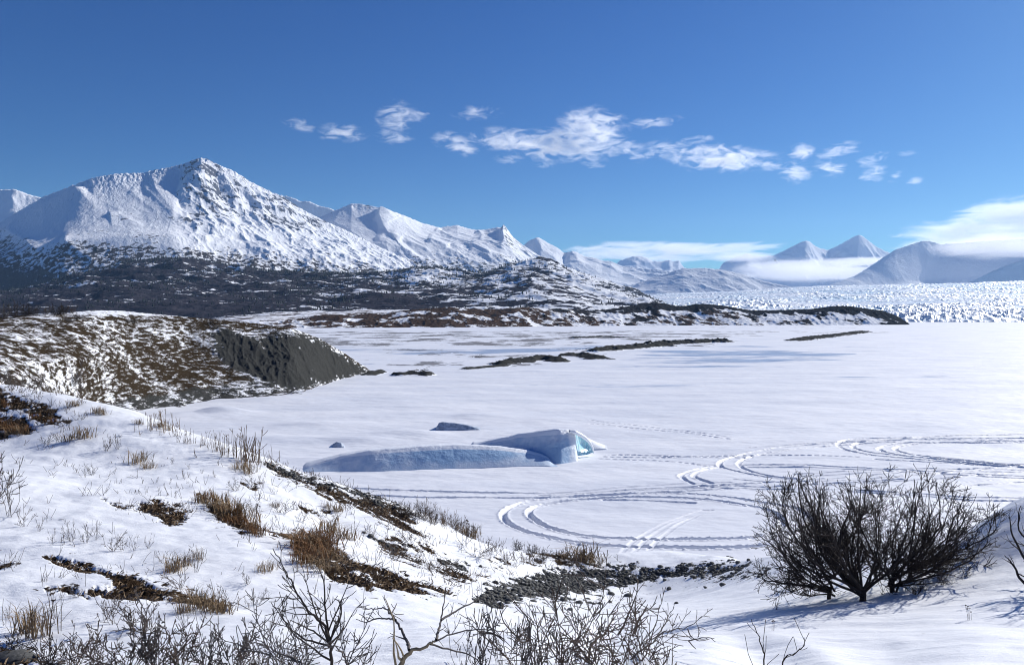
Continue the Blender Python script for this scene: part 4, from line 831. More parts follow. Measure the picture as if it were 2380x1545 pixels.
# -- bushes at the right edge
rb = bpy.data.objects.new('bare_bush', None); COL.objects.link(rb); tag(rb, 'dark leafless bush cut off by the right edge of the picture', 'bush')
T = Tubes(); b = gb_(2440, 1395)
for tp, D_ in (((2345, 1195), 8.9), ((2335, 1290), 8.6), ((2372, 1175), 9.2), ((2362, 1330), 8.4), ((2420, 1150), 9), ((2500, 1130), 9), ((2560, 1200), 8.7), ((2380, 1250), 9.4), ((2470, 1180), 8.2), ((2530, 1080), 9.2), ((2600, 1100), 9.4), ((2640, 1170), 8.8), ((2580, 1020), 9.0), ((2480, 1060), 8.8), ((2440, 1110), 9.5), ((2680, 1060), 9.2), ((2550, 1140), 8.3), ((2620, 1040), 8.6)):
    t = PT(*tp, D_); limb(T, rng, [b, b + (t - b) * .4 + rng.normal(0, .06, 3), b + (t - b) * .75 + rng.normal(0, .05, 3), t], .02, 3, 6, dens=(7, 10, 6), ratio=(.28, .42, .5), t0=.25)
T.build('stem', mTwigD, rb)

# -- foreground branches close to the camera
def fshrub(label, cat, name, D0, limbs, mat, seed, dens=(11, 12), lv=2, sp=.35, ratio=(.36, .5)):
    rng = np.random.RandomState(seed); root = bpy.data.objects.new(name, None); COL.objects.link(root); tag(root, label, cat)
    for pts_, rpx in limbs:
        T = Tubes(); off = rng.normal(0, sp); n = len(pts_); P = [PT(u, v, D0 + off * (i / max(1, n - 1)) ** 1.0) for i, (u, v) in enumerate(pts_)]
        if pts_[0][1] >= 1508: P = [P[0] - np.array([0, -.05, .45])] + P
        limb(T, rng, P, rpx / F * D0 * .5, lv, 6, dens=dens, ratio=ratio, trop=.07, jit=.14, ang=(.5, 1.1), rmin=.0024)
        T.build('branch', mat, root)
    return root
r_ = fshrub('thick pale forked alder branch rising at the bottom centre', 'branch', 'alder_branch', 4.3, [([(905, 1600), (931, 1545), (951, 1516), (996, 1499), (1014, 1486)], 17)], mBirch, 31, (3, 5), 1)
rng2 = np.random.RandomState(32)
for pts_, rpx in (([(951, 1510), (947, 1495), (937, 1471), (920, 1440), (909, 1425), (895, 1413), (868, 1414), (842, 1413)], 8), ([(920, 1440), (905, 1437), (875, 1437), (850, 1445), (830, 1438)], 5), ([(1014, 1486), (1020, 1462), (1025, 1440), (1031, 1405), (1035, 1378)], 7), ([(1025, 1440), (1052, 1423), (1091, 1403), (1142, 1381)], 6), ([(909, 1425), (916, 1415), (922, 1402)], 4), ([(1000, 1496), (1050, 1510), (1100, 1525), (1130, 1560)], 5), ([(1010, 1490), (1060, 1470), (1120, 1462), (1190, 1470)], 4)):
    T = Tubes(); limb(T, rng2, [PT(u, v, 4.3 + .1 * i) for i, (u, v) in enumerate(pts_)], rpx / F * 4.3 * .5, 2, 6, dens=(7, 9), ratio=(.24, .45), rmin=.0022); T.build('branch', mTwigG, r_)
fshrub('dark knotty shrub with a long arm leaning left, left of the pale alder branch', 'shrub', 'bare_shrub', 4.8, [([(770, 1530), (766, 1490), (752, 1448), (726, 1429), (690, 1378), (665, 1330), (634, 1277)], 9), ([(768, 1500), (757, 1420), (752, 1350), (740, 1320)], 6), ([(766, 1490), (791, 1434), (790, 1400), (775, 1390)], 6),
        ([(766, 1495), (735, 1470), (700, 1452), (672, 1440)], 5), ([(765, 1500), (700, 1480), (660, 1440), (630, 1400)], 5), ([(766, 1498), (797, 1460), (800, 1420)], 5), ([(768, 1500), (740, 1440), (720, 1380), (705, 1340)], 5)], mTwigD, 33, (12, 13))
fshrub('low spreading shrub crossing the bottom edge under the knotty shrub', 'shrub', 'bare_shrub', 4.3, [([(706, 1560), (690, 1535), (642, 1513), (606, 1490), (580, 1478)], 6), ([(706, 1560), (730, 1510), (735, 1500)], 4), ([(800, 1600), (805, 1545), (797, 1519), (775, 1495)], 9), ([(805, 1545), (830, 1500), (838, 1490)], 4), ([(640, 1560), (625, 1500), (600, 1450)], 4)], mTwigG, 34, (10, 12))
th = [([(1377, 1560), (1385, 1500), (1392, 1447), (1398, 1400), (1402, 1356)], 4), ([(1371, 1512), (1405, 1470), (1431, 1423), (1438, 1400)], 7), ([(1436, 1475), (1457, 1436), (1480, 1376), (1481, 1343)], 5), ([(1475, 1470), (1485, 1439), (1506, 1405)], 8), ([(1485, 1560), (1500, 1520), (1519, 1470), (1532, 1402)], 5)]
fshrub('upright brown thicket at the bottom, the part with the tallest central shoots', 'shrub', 'bare_shrub', 5.2, th, mTwig, 35, (10, 12))
fshrub('brown shrub with a long arm reaching right over open snow, bottom right of centre', 'shrub', 'bare_shrub', 5.3, [([(1446, 1560), (1506, 1499), (1543, 1470), (1597, 1455), (1631, 1434)], 5), ([(1600, 1488), (1636, 1481), (1660, 1483)], 3), ([(1520, 1490), (1545, 1450), (1560, 1418)], 4), ([(1500, 1555), (1530, 1510), (1560, 1500)], 4)], mTwigG, 36, (8, 10))
fshrub('tangled reddish-brown shrub right beside the pale alder branch', 'shrub', 'bare_shrub', 4.9, [([(1308, 1560), (1282, 1509), (1272, 1473), (1293, 1421), (1290, 1400)], 5), ([(1228, 1490), (1230, 1455), (1228, 1439), (1204, 1408), (1178, 1376)], 6), ([(1207, 1486), (1173, 1447), (1157, 1400)], 4), ([(1308, 1524), (1347, 1504), (1363, 1468), (1384, 1423)], 4), ([(1116, 1468), (1149, 1473), (1173, 1491)], 8), ([(1306, 1520), (1306, 1486), (1295, 1434), (1285, 1395)], 4), ([(1240, 1560), (1225, 1500), (1215, 1440)], 4), ([(1190, 1560), (1160, 1510), (1120, 1470), (1100, 1430)], 4), ([(1260, 1555), (1250, 1480), (1262, 1420)], 4)], mTwig, 37, (12, 13))
fshrub('pair of thin bare twigs standing in the snow at the bottom right', 'twig', 'bare_twig', 5.6, [([(1776, 1535), (1768, 1495), (1757, 1460), (1745, 1440)], 4), ([(1820, 1538), (1848, 1518), (1868, 1500), (1870, 1480)], 4)], mTwigD, 38, (5, 8), 1, .1, (.22, .4))
fshrub('drooping thin branch over the snow left of the wind ridge', 'twig', 'bare_twig', 5.8, [([(1600, 1488), (1615, 1505), (1628, 1518)], 3), ([(1598, 1460), (1606, 1478), (1625, 1488), (1650, 1484)], 3)], mTwigG, 39, (6, 6), 1, .1)

# -- prototypes copied over the slope; every plant its own object
def proto_shrub(seed, n, spread, lv=2, dens=(9, 12), trop=.12, mat=mTwig, r=.006, name='bare_shrub'):
    rng = np.random.RandomState(seed); T = Tubes()
    for i in range(n):
        az = rng.uniform(0, 6.28); s_ = rng.uniform(.2, 1) * spread; d = np.array([math.cos(az) * s_, math.sin(az) * s_, 1]); ln = rng.uniform(.4, 1.05)
        grow(T, rng, np.array([math.cos(az), math.sin(az), 0]) * rng.uniform(0, .12) - np.array([0, 0, .03]), d, ln, r * rng.uniform(.7, 1.2), lv, .1, .17, trop, dens, (.4, .45, .5), rmin=.0065)
    return T.build(name, mat, link=False)
def blades(rng, n, h, w, lean, rad):
    V = []; Tt = []; Q = []
    for i in range(n):
        az = rng.uniform(0, 6.28); p = np.array([rng.normal(0, rad), rng.normal(0, rad), -.02]); hh = h * rng.uniform(.5, 1.1); l = lean * rng.uniform(.2, 1.2); d = np.array([math.cos(az), math.sin(az), 0]); s_ = np.array([-d[1], d[0], 0]) * w * .5
        q1 = p + d * l * hh * .3 + np.array([0, 0, hh * .6]); q2 = p + d * l * hh + np.array([0, 0, hh * (.95 - .3 * l)]); k = len(V)
        V += [p - s_, p + s_, q1 + s_ * .8, q1 - s_ * .8, q2]; Q.append((k, k + 1, k + 2, k + 3)); Tt.append((k + 3, k + 2, k + 4))
    return V, Q, Tt
def proto_tuft(seed, n=60, h=1, lean=.9, rad=.2, w=.028):
    V, Q, Tt = blades(np.random.RandomState(seed), n, h, w, lean, rad); return mesh_np('grass_tuft', V, quads=Q, tris=Tt, mat=mStraw, smooth=False, link=False)
def proto_stalks(seed, n=14, rad=.35):
    rng = np.random.RandomState(seed); T = Tubes()
    for i in range(n):
        p = np.array([rng.normal(0, rad), rng.normal(0, rad * .6), -.03]); grow(T, rng, p, np.array([rng.normal(0, .12), rng.normal(0, .12), 1]), rng.uniform(.5, 1.05), .013, 1 if rng.random() < .4 else 0, .12, .05, .05, (5, 5), (.3, .3), rmin=.007)
    return T.build('dry_stalks', mStalk, link=False)
def proto_umbel(seed, n=5):
    rng = np.random.RandomState(seed); T = Tubes()
    for i in range(n):
        p = np.array([rng.normal(0, .12), rng.normal(0, .12), -.02]); h = rng.uniform(.6, 1); b_ = rng.normal(0, .08, 2); tip = p + np.array([b_[0], b_[1], h]); T.add([p, (p + tip) / 2 + rng.normal(0, .01, 3), tip], [.014, .012, .010])
        for k in range(9):
            o_ = np.array([rng.normal(0, .05), rng.normal(0, .05), .05]); T.add([tip, tip + o_], [.008, .008]); T.add([tip + o_, tip + o_ + [0, 0, .03]], [.03, .02], 4)
    return T.build('seed_heads', mTwig, link=False)
SH = [proto_shrub(60 + i, 4 + i, .6 + .12 * i, 2, ((3.5, 5), (5, 4), (4, 6), (6, 5), (4.5, 4), (7, 6))[i], (.06, .12, .02, .1, .05, .08)[i], mTwigG if i % 2 else mTwig, .008) for i in range(6)]
SD = [proto_shrub(80 + i, 13 + 3 * i, .9, 3, (7, 7, 5), .06, (mTwigD, mTwig, mTwigG, mTwigD)[i], .008) for i in range(4)]
TU = [proto_tuft(90 + i, 46 + 12 * i, 1, .75 + .2 * i, .16 + .05 * i) for i in range(4)]; ST = [proto_stalks(95 + i) for i in range(3)]; UM = [proto_umbel(100 + i, 4 + i) for i in range(2)]
prs = np.random.RandomState(77)
ORD = ['leftmost'] + [k + ' from left' for k in 'second third fourth fifth sixth seventh eighth ninth tenth eleventh twelfth thirteenth fourteenth fifteenth sixteenth'.split()]
def plant_row(protos, cat, what, group, spots, fn=ground, mn=None, wide=1.0):
    """spots: (u, v of the foot, height in px); labelled by their order from left to right"""
    sp = sorted(spots); n = len(sp)
    for i, (u, v, h) in enumerate(sp):
        pr = protos[prs.randint(len(protos))]; o = pr.copy(); COL.objects.link(o); g_ = fn(u, v); s_ = h / F * g_.y
        o.location = g_; s_ *= prs.uniform(.8, 1.25); o.scale = (s_ * wide * prs.uniform(.8, 1.5), s_ * wide * prs.uniform(.9, 1.25), s_); o.rotation_euler = (prs.normal(0, .06), prs.normal(0, .06), prs.uniform(0, 6.28))
        w = 'rightmost' if i == n - 1 and n > 2 else ORD[i]
        tag(o, f'{what}, {w}' if n > 1 else what, cat, group)
G1 = 'bare twiggy shrubs poking through the snow of the near slope'; G2 = 'dry grass tufts on the near slope'; G3 = 'dry stalks along the crest'; G4 = 'seed heads standing in the snow'
plant_row(SH, 'shrub', 'bare shrub at the left picture edge above the lower snow shelf', G1, [(8, 1135, 120), (25, 1200, 90), (55, 1225, 75), (-20, 1180, 130)], wide=.8)
plant_row(SH, 'shrub', 'upright bare shrub in the row on the white shelf', G1, [(120, 1265, 50), (165, 1258, 55), (200, 1262, 50), (225, 1255, 55), (262, 1282, 60), (285, 1282, 70), (310, 1280, 45), (345, 1275, 45), (90, 1235, 40)], wide=.55)
plant_row(SH, 'shrub', 'small grey shrub below the dry stalks of the crest', G1, [(110, 1030, 35), (135, 1025, 30), (245, 1050, 40), (275, 1045, 35), (180, 1100, 25), (215, 1105, 28), (330, 1070, 35), (400, 1080, 28), (440, 1090, 22), (470, 1100, 22)], wide=1.0)
plant_row(SH, 'shrub', 'small bare shrub on the snow between the crest and the brown patches', G1, [(545, 1140, 30), (585, 1125, 32), (640, 1150, 30), (500, 1110, 30), (660, 1195, 35), (700, 1215, 40), (590, 1185, 35), (740, 1245, 35)], wide=1.0)
plant_row(SH, 'shrub', 'bare shrub around the lowest dark patch', G1, [(420, 1370, 80), (500, 1410, 75), (540, 1420, 70), (580, 1415, 45), (600, 1405, 40), (575, 1360, 30), (455, 1330, 50), (380, 1310, 45)], wide=.85)
plant_row(SH, 'shrub', 'bare shrub on the open snow under the lowest dark patch', G1, [(240, 1440, 80), (265, 1450, 70), (330, 1465, 90), (350, 1460, 80), (305, 1400, 45), (140, 1395, 35), (180, 1390, 30), (430, 1460, 55), (20, 1440, 60)], wide=.8)
plant_row(SD, 'shrub', 'dark bare shrub along the bottom edge at the left', G1, [(40, 1530, 90), (110, 1560, 120), (170, 1555, 110), (230, 1560, 120), (300, 1560, 130), (360, 1555, 130), (420, 1560, 130), (480, 1560, 120), (545, 1560, 130), (600, 1570, 130), (660, 1560, 110)], wide=.75)
plant_row(SD, 'shrub', 'dark dense shrub on the lakeside crest right of the gravel strip', G1, [(935, 1200, 40), (960, 1205, 50), (985, 1210, 50), (1010, 1218, 48), (1035, 1222, 42), (1060, 1232, 36)], wide=.9)
plant_row(SH, 'shrub', 'thin shrub on the slope falling to the stony saddle', G1, [(975, 1290, 70), (955, 1265, 55), (1030, 1330, 55), (1110, 1295, 60), (1135, 1300, 55), (1150, 1290, 45), (1080, 1270, 45), (1095, 1250, 40), (1010, 1340, 45), (920, 1300, 50), (880, 1350, 35), (1175, 1305, 35)], wide=.9)
plant_row(SD, 'shrub', 'low dark shrub on the turf tongue above the stony saddle', G1, [(1200, 1270, 25), (1235, 1285, 28), (1265, 1300, 30), (1300, 1300, 28), (1330, 1312, 30), (1360, 1305, 26), (1395, 1312, 24), (1250, 1310, 24)], wide=1.1)
plant_row(TU, 'grass', 'golden grass tuft', G2, [(190, 1020, 40), (45, 1010, 30), (155, 1025, 25), (240, 965, 28), (225, 960, 25), (175, 945, 18)], wide=1.2)
plant_row(TU, 'grass', 'dry grass tuft on the crest', G2, [(370, 995, 20), (390, 1000, 22), (575, 1100, 40), (560, 1090, 25), (320, 985, 18)], wide=1.1)
plant_row(TU, 'grass', 'dry grass tuft beside the upper dark patches', G2, [(470, 1170, 45), (500, 1180, 50), (540, 1200, 55), (570, 1215, 60), (595, 1235, 45), (520, 1190, 45), (320, 1075, 35), (345, 1090, 25)], wide=1.0)
plant_row(TU, 'grass', 'orange-brown grass tuft on the large brown patch', G2, [(705, 1280, 45), (725, 1285, 50), (750, 1300, 40), (715, 1310, 45), (740, 1325, 40), (700, 1265, 35), (760, 1240, 45), (790, 1250, 45), (820, 1255, 30), (780, 1330, 25)], wide=1.3)
plant_row(TU, 'grass', 'straw-coloured tuft at the end of the lowest dark patch', G2, [(440, 1400, 45), (462, 1412, 50), (490, 1420, 50), (520, 1425, 40), (430, 1425, 45)], wide=1.2)
plant_row(TU, 'grass', 'dry reddish grass tuft near the crest shrubs', G2, [(640, 1180, 22), (1350, 1300, 40), (1365, 1308, 35), (1075, 1240, 35), (1095, 1250, 30), (760, 1180, 22), (785, 1190, 25)], wide=1.1)
mStraw = mat_plain('rust_straw', (.10, .045, .018), (.32, .17, .07), 14, .8, 0); TR = [proto_tuft(120 + i, 60, 1, .9, .2) for i in range(3)]
plant_row(TR, 'grass', 'rust-brown grass tuft at the upper end of the large brown patch', G2, [(695, 1272, 40), (708, 1268, 45), (722, 1276, 50), (738, 1288, 50), (752, 1278, 45), (712, 1296, 48), (730, 1305, 50), (765, 1268, 40), (745, 1262, 42), (690, 1290, 35), (775, 1290, 35), (700, 1308, 38)], wide=1.3)
plant_row(TR, 'grass', 'rusty grass tuft along the second dark patch', G2, [(480, 1165, 30), (512, 1180, 36), (545, 1205, 40), (565, 1222, 42), (585, 1238, 38), (600, 1246, 34), (530, 1215, 30)], wide=1.2)
plant_row(TR, 'grass', 'rusty grass tuft at the left end of the crest', G2, [(10, 1000, 30), (35, 1004, 32), (60, 1003, 26), (15, 945, 20), (80, 975, 22), (120, 985, 20)], wide=1.3)
plant_row(TU, 'grass', 'pale wispy tuft on the white snow', G2, [(400, 1330, 55), (415, 1325, 45), (430, 1315, 40), (460, 1300, 30), (65, 1470, 70), (90, 1480, 90), (620, 1330, 35)], wide=.8)
plant_row(ST, 'stalks', 'cluster of dry upright stalks standing against the lake', G3, [(355, 1000, 35), (385, 1005, 45), (410, 1015, 42), (440, 1030, 35), (470, 1040, 38), (500, 1048, 40), (530, 1060, 50), (555, 1068, 60), (580, 1075, 72), (600, 1078, 55), (330, 988, 20)], wide=.85)
plant_row(ST, 'stalks', 'cluster of dry stalks on the lakeside crest', G3, [(940, 1195, 35), (970, 1200, 42), (1000, 1212, 40), (1030, 1218, 38), (1060, 1228, 45), (1085, 1240, 42), (1105, 1248, 40)], wide=.8)
plant_row(UM, 'seed heads', 'dry flower seed heads in the snow', G4, [(120, 1435, 60), (150, 1545, 40), (355, 1190, 25), (410, 1160, 22), (690, 1330, 25), (870, 1350, 22), (1130, 1300, 28), (1100, 1240, 35), (440, 1300, 25), (1150, 1365, 20), (1795, 1465, 24), (2250, 1440, 30), (600, 1200, 30), (1085, 1232, 40)], wide=.6)
plant_row(SH, 'shrub', 'thin twigs at the lake edge between the stones and the large bush', G1, [(1800, 1300, 22), (1835, 1290, 26), (1770, 1305, 14)], wide=1.2)
plant_row(SD, 'shrub', 'small dark shrub in the snow under the large bush', G1, [(1840, 1370, 60), (1880, 1385, 50), (2130, 1380, 45), (2190, 1360, 45)], wide=1.0)
plant_row(SH, 'shrub', 'lone leaning shrub standing on the lake side of the dark crest', G1, [(735, 1118, 26)], wide=1.3)
G5 = 'dark brush on the headland'
plant_row(SD, 'shrub', 'tall dark brush on the skyline of the headland', G5, [(-60, 740, 40), (-20, 742, 42), (12, 742, 42), (35, 740, 38), (60, 736, 36), (85, 735, 36), (108, 733, 34), (132, 731, 32), (152, 730, 26), (170, 728, 18)], fn=ground_head, wide=.9)
plant_row(SD, 'shrub', 'dark bush on the shaded side of the headland gully', G5, [(25, 905, 50), (60, 905, 55), (90, 900, 42), (5, 890, 40), (170, 900, 44), (188, 905, 38), (188, 850, 28)], fn=ground_head, wide=.9)
plant_row(SD, 'shrub', 'low brush on the upper slope of the headland', G5, [(65, 755, 12), (45, 755, 10), (100, 758, 10), (180, 748, 22), (160, 750, 18), (300, 752, 12), (312, 752, 12), (490, 752, 10), (505, 755, 8), (110, 790, 12)], fn=ground_head, wide=1.2)

plant_row(SH, 'shrub', 'spindly bare shrub along the bottom edge in the middle', G1, [(700, 1580, 150), (850, 1590, 150), (1080, 1585, 170), (1120, 1580, 190), (1165, 1570, 180), (1210, 1580, 210), (1255, 1580, 200), (1300, 1575, 180), (1350, 1575, 160), (1410, 1580, 200), (1460, 1580, 170), (1500, 1590, 210), (1550, 1585, 160)], wide=.6)
# -- countless single twigs and stems sticking out of the snow
rw = np.random.RandomState(12); T = Tubes()
pat = np.exp(-(np.clip(-np.maximum(tsd, -400), 0, 400) / 55.0)) + .10
w_ = (GY > 4.5) & (GY < 30) & (GU > -60) & (GU < 1480) & (bare < .5); w2 = w_ * GY ** 2 * pat * sstep(-.15, .25, fbm(GX / 1.3, GY / 1.3, 3, seed=401)) * (1 - .8 * sstep(1250, 1450, GU)); pr_ = (w2 / w2.sum()).ravel(); idx = rw.choice(len(pr_), 1500, p=pr_)
for i in idx:
    p = np.array([GX.flat[i], GY.flat[i], GZ.flat[i] - .02]); y = p[1]; h_ = rw.uniform(.05, .22) * (1 + .02 * y)
    for k in range(rw.randint(1, 4)):
        grow(T, rw, p + rw.normal(0, .03, 3) * [1, 1, 0], np.array([rw.normal(0, .45), rw.normal(0, .45), 1]), h_ * rw.uniform(.6, 1.2), .0016 + .0002 * y, 1 if rw.random() < .5 else 0, h_ * .3, .2, .05, (14, 1), (.45, .4), rmin=.0009 + .00016 * y)
tag(T.build('twigs', mTwig), 'countless thin stems and twigs sticking out of the near snow', None, None, 'stuff')

# -- dead grass and heath covering the bare turf
rg = np.random.RandomState(8)
w_ = (turfA > .5) & (gravA < .55) & (GY > 3.5) & (GY < 34) & (np.abs(GT) < .75); ar = w_ * (GY ** 2) * (.6 + .4 * rg.rand(*GY.shape)); pr_ = (ar / ar.sum()).ravel(); idx = rg.choice(len(pr_), 34000, p=pr_)
bx = GX.ravel()[idx] + rg.normal(0, .02, len(idx)); by = GY.ravel()[idx] + rg.normal(0, .02, len(idx)); bz = GZ.ravel()[idx] - .01
ln = rg.uniform(.04, .13, len(idx)); az = rg.uniform(0, 6.28, len(idx)); el_ = rg.uniform(.0, .55, len(idx)) + .5 * (rg.rand(len(idx)) < .08); wd = .004 + by * .00028
dx = np.cos(az) * np.cos(el_); dy = np.sin(az) * np.cos(el_); dz_ = np.sin(el_)
p0 = np.stack([bx, by, bz], 1); dd = np.stack([dx, dy, dz_], 1); sd2 = np.stack([-np.sin(az), np.cos(az), 0 * az], 1) * wd[:, None]
V = np.stack([p0 - sd2, p0 + sd2, p0 + dd * ln[:, None] * .6 + sd2 * .7 + [0, 0, .01], p0 + dd * ln[:, None] - [0, 0, .01]], 1).reshape(-1, 3)
mg = NT('dead_grass'); oc = mg.noise(5, 6, .85); mg.bsdf(mg.ramp(oc, [(.3, (.05, .034, .024)), (.5, (.15, .105, .068)), (.72, (.36, .27, .17))]), .85, None, .15)
tag(mesh_np('dry_grass', V, quads=np.arange(len(V)).reshape(-1, 4), mat=mg.m, smooth=False), 'matted dead grass and heath on the bare turf patches', None, None, 'stuff')

# -- pebbles of the stony saddle, and the larger stones one by one
ms = NT('pebble_grey'); sn = ms.noise(7, 4, .7); ms.bsdf(ms.ramp(sn, [(.3, (.045, .047, .045)), (.55, (.10, .10, .095)), (.75, (.19, .185, .17))]), .8, ms.bump(ms.noise(50), .4, .01), .3)
import bmesh
def ico(sub):
    bm = bmesh.new(); bmesh.ops.create_icosphere(bm, subdivisions=sub, radius=1); V = np.array([v.co[:] for v in bm.verts]); Fc = np.array([[v.index for v in f.verts] for f in bm.faces]); bm.free(); return V, Fc
IV, IF = ico(1); n_p = 15000
w_ = (gravA + .35 * fbm(GX / .5, GY / .5, 3, seed=450) > .5) & (GY > 7) & (GY < 30) & (np.abs(GT) < .7); pr_ = (w_ * GY ** 2).ravel().astype(float); pr_ /= pr_.sum(); idx = rg.choice(len(pr_), n_p, p=pr_)
sz = .009 + .045 * rg.rand(n_p) ** 4; S3 = sz[:, None] * np.stack([rg.uniform(.8, 1.5, n_p), rg.uniform(.8, 1.5, n_p), rg.uniform(.5, .9, n_p)], 1)
an = rg.uniform(0, 6.28, n_p); J = IV[None] * S3[:, None] * rg.uniform(.75, 1.2, (n_p, len(IV), 1)); cx = J[..., 0] * np.cos(an)[:, None] - J[..., 1] * np.sin(an)[:, None]; cy = J[..., 0] * np.sin(an)[:, None] + J[..., 1] * np.cos(an)[:, None]
V = np.stack([cx + GX.ravel()[idx][:, None], cy + GY.ravel()[idx][:, None], J[..., 2] + (GZ.ravel()[idx] + sz * .15)[:, None]], -1).reshape(-1, 3)
Tt = (IF[None] + (np.arange(n_p) * len(IV))[:, None, None]).reshape(-1, 3)
tag(mesh_np('gravel', V, tris=Tt, mat=ms.m, smooth=False), 'grey pebbles covering the stony saddle and the dark crest strip', None, None, 'stuff')
I2, F2 = ico(2); stones = []
for i in range(4):
    q = I2 * np.array([1.2, 1, .65]) * (1 + .28 * fbm(I2[:, 0] * 1.3 + i * 5, I2[:, 1] * 1.3 + I2[:, 2] * 1.7, 4, seed=i)[:, None]); stones.append(mesh_np('stone', q, tris=F2, mat=ms.m, smooth=False, link=False))
def stone_row(what, spots):
    sp = sorted(spots)
    for i, (u, v, w) in enumerate(sp):
        o = stones[i % 4].copy(); COL.objects.link(o); g_ = ground(u, v); s_ = w / F * g_.y * .5; o.location = g_ + Vector((0, 0, s_ * .2)); o.scale = (s_, s_, s_ * prs.uniform(.8, 1.2)); o.rotation_euler = (prs.normal(0, .2), prs.normal(0, .2), prs.uniform(0, 6.28))
        tag(o, f"{what}, {'rightmost' if i == len(sp) - 1 else ORD[i]}", 'stone', 'larger stones of the stony saddle')
stone_row('rounded grey stone on the upper edge of the stony saddle', [(1345, 1318, 10), (1415, 1316, 11), (1470, 1320, 9), (1535, 1318, 12), (1590, 1322, 10), (1655, 1312, 11), (1715, 1308, 12), (1740, 1303, 9), (1265, 1328, 10), (1225, 1340, 9)])
stone_row('dark stone in the middle of the stony saddle', [(1200, 1362, 13), (1255, 1352, 11), (1300, 1372, 12), (1345, 1360, 14), (1395, 1352, 10), (1440, 1362, 12), (1490, 1345, 13), (1545, 1350, 10), (1610, 1342, 12), (1665, 1332, 11), (1150, 1378, 14)])
stone_row('stone poking through the snow below the stony saddle', [(1180, 1402, 12), (1240, 1398, 14), (1310, 1395, 18), (1345, 1402, 15), (1420, 1382, 14), (1460, 1386, 17), (1325, 1418, 14), (1555, 1370, 12), (1680, 1360, 14), (1572, 1402, 9), (1640, 1366, 10)])
stone_row('grey stone beside the shrub patch on the slope', [(862, 1248, 14), (872, 1256, 12), (884, 1262, 16), (900, 1270, 13), (912, 1278, 12), (846, 1240, 9)])
bo = stones[1].copy(); COL.objects.link(bo); g_ = ground(30, 1535); bo.location = g_ - Vector((0, 0, .02)); bo.scale = (.17, .13, .13); bo.name = 'stone'; tag(bo, 'dark mossy boulder at the bottom left corner', 'stone')

# -- spruces scattered over the foothills, a far wood
rs_ = np.random.RandomState(3); U_, V_, X_, D_, S_, Z_ = FN
den = (S_ > -.02) * (S_ < .9) * sstep(.0, .25, fbm(X_ / 260, D_ / 200, 4, seed=301) + .05 + .5 * (np.abs(S_ - .02) < .05) + .15 * (V_ > 700)) * (1 - .8 * sstep(1150, 1300, U_)); pr_ = (den * (D_ / 2000) ** 2).ravel(); pr_ /= pr_.sum(); idx = rs_.choice(len(pr_), 7000, p=pr_)
n_ = len(idx); hh = rs_.uniform(5, 13, n_) * (.7 + .3 * (D_.ravel()[idx] / 3000)); rr = hh * rs_.uniform(.16, .24, n_); b = np.stack([X_.ravel()[idx] + rs_.normal(0, 4, n_), D_.ravel()[idx] + rs_.normal(0, 5, n_), Z_.ravel()[idx] - .5], 1)
an = np.arange(5) * 1.2566; ring = np.stack([np.cos(an), np.sin(an), 0 * an], 1); V = np.concatenate([b[:, None] + ring[None] * rr[:, None, None], (b + np.stack([0 * hh, 0 * hh, hh], 1))[:, None]], 1).reshape(-1, 3)
Tt = (np.array([[i, (i + 1) % 5, 5] for i in range(5)])[None] + (np.arange(n_) * 6)[:, None, None]).reshape(-1, 3)
tag(mesh_np('spruce_wood', V, tris=Tt, mat=mat_plain('spruce', (.012, .018, .018), (.03, .04, .035), .2, .9, 0), smooth=False), 'dark spruces scattered over the foothills', None, None, 'stuff')

# ---------------------------------------------------------------- air: even haze in one box, clouds beyond it
def box(name, x0, x1, y0, y1, z0, z1):
    V = [(x, y, z) for x in (x0, x1) for y in (y0, y1) for z in (z0, z1)]
    q = [(0, 1, 3, 2), (4, 6, 7, 5), (0, 4, 5, 1), (2, 3, 7, 6), (0, 2, 6, 4), (1, 5, 7, 3)]
    return mesh_np(name, V, quads=q, smooth=False)
hz = box('haze', -16000, 24000, -400, 17500, -90, 2150)
hm = bpy.data.materials.new('haze'); hm.use_nodes = True; hn = hm.node_tree.nodes; hn.clear()
ho = hn.new('ShaderNodeOutputMaterial'); hv = hn.new('ShaderNodeVolumePrincipled')
hv.inputs['Color'].default_value = (.42, .67, 1, 1); hv.inputs['Density'].default_value = HAZE_D; hv.inputs['Anisotropy'].default_value = .25
hm.node_tree.links.new(hv.outputs[0], ho.inputs['Volume']); hz.data.materials.append(hm); tag(hz, kind='stuff')

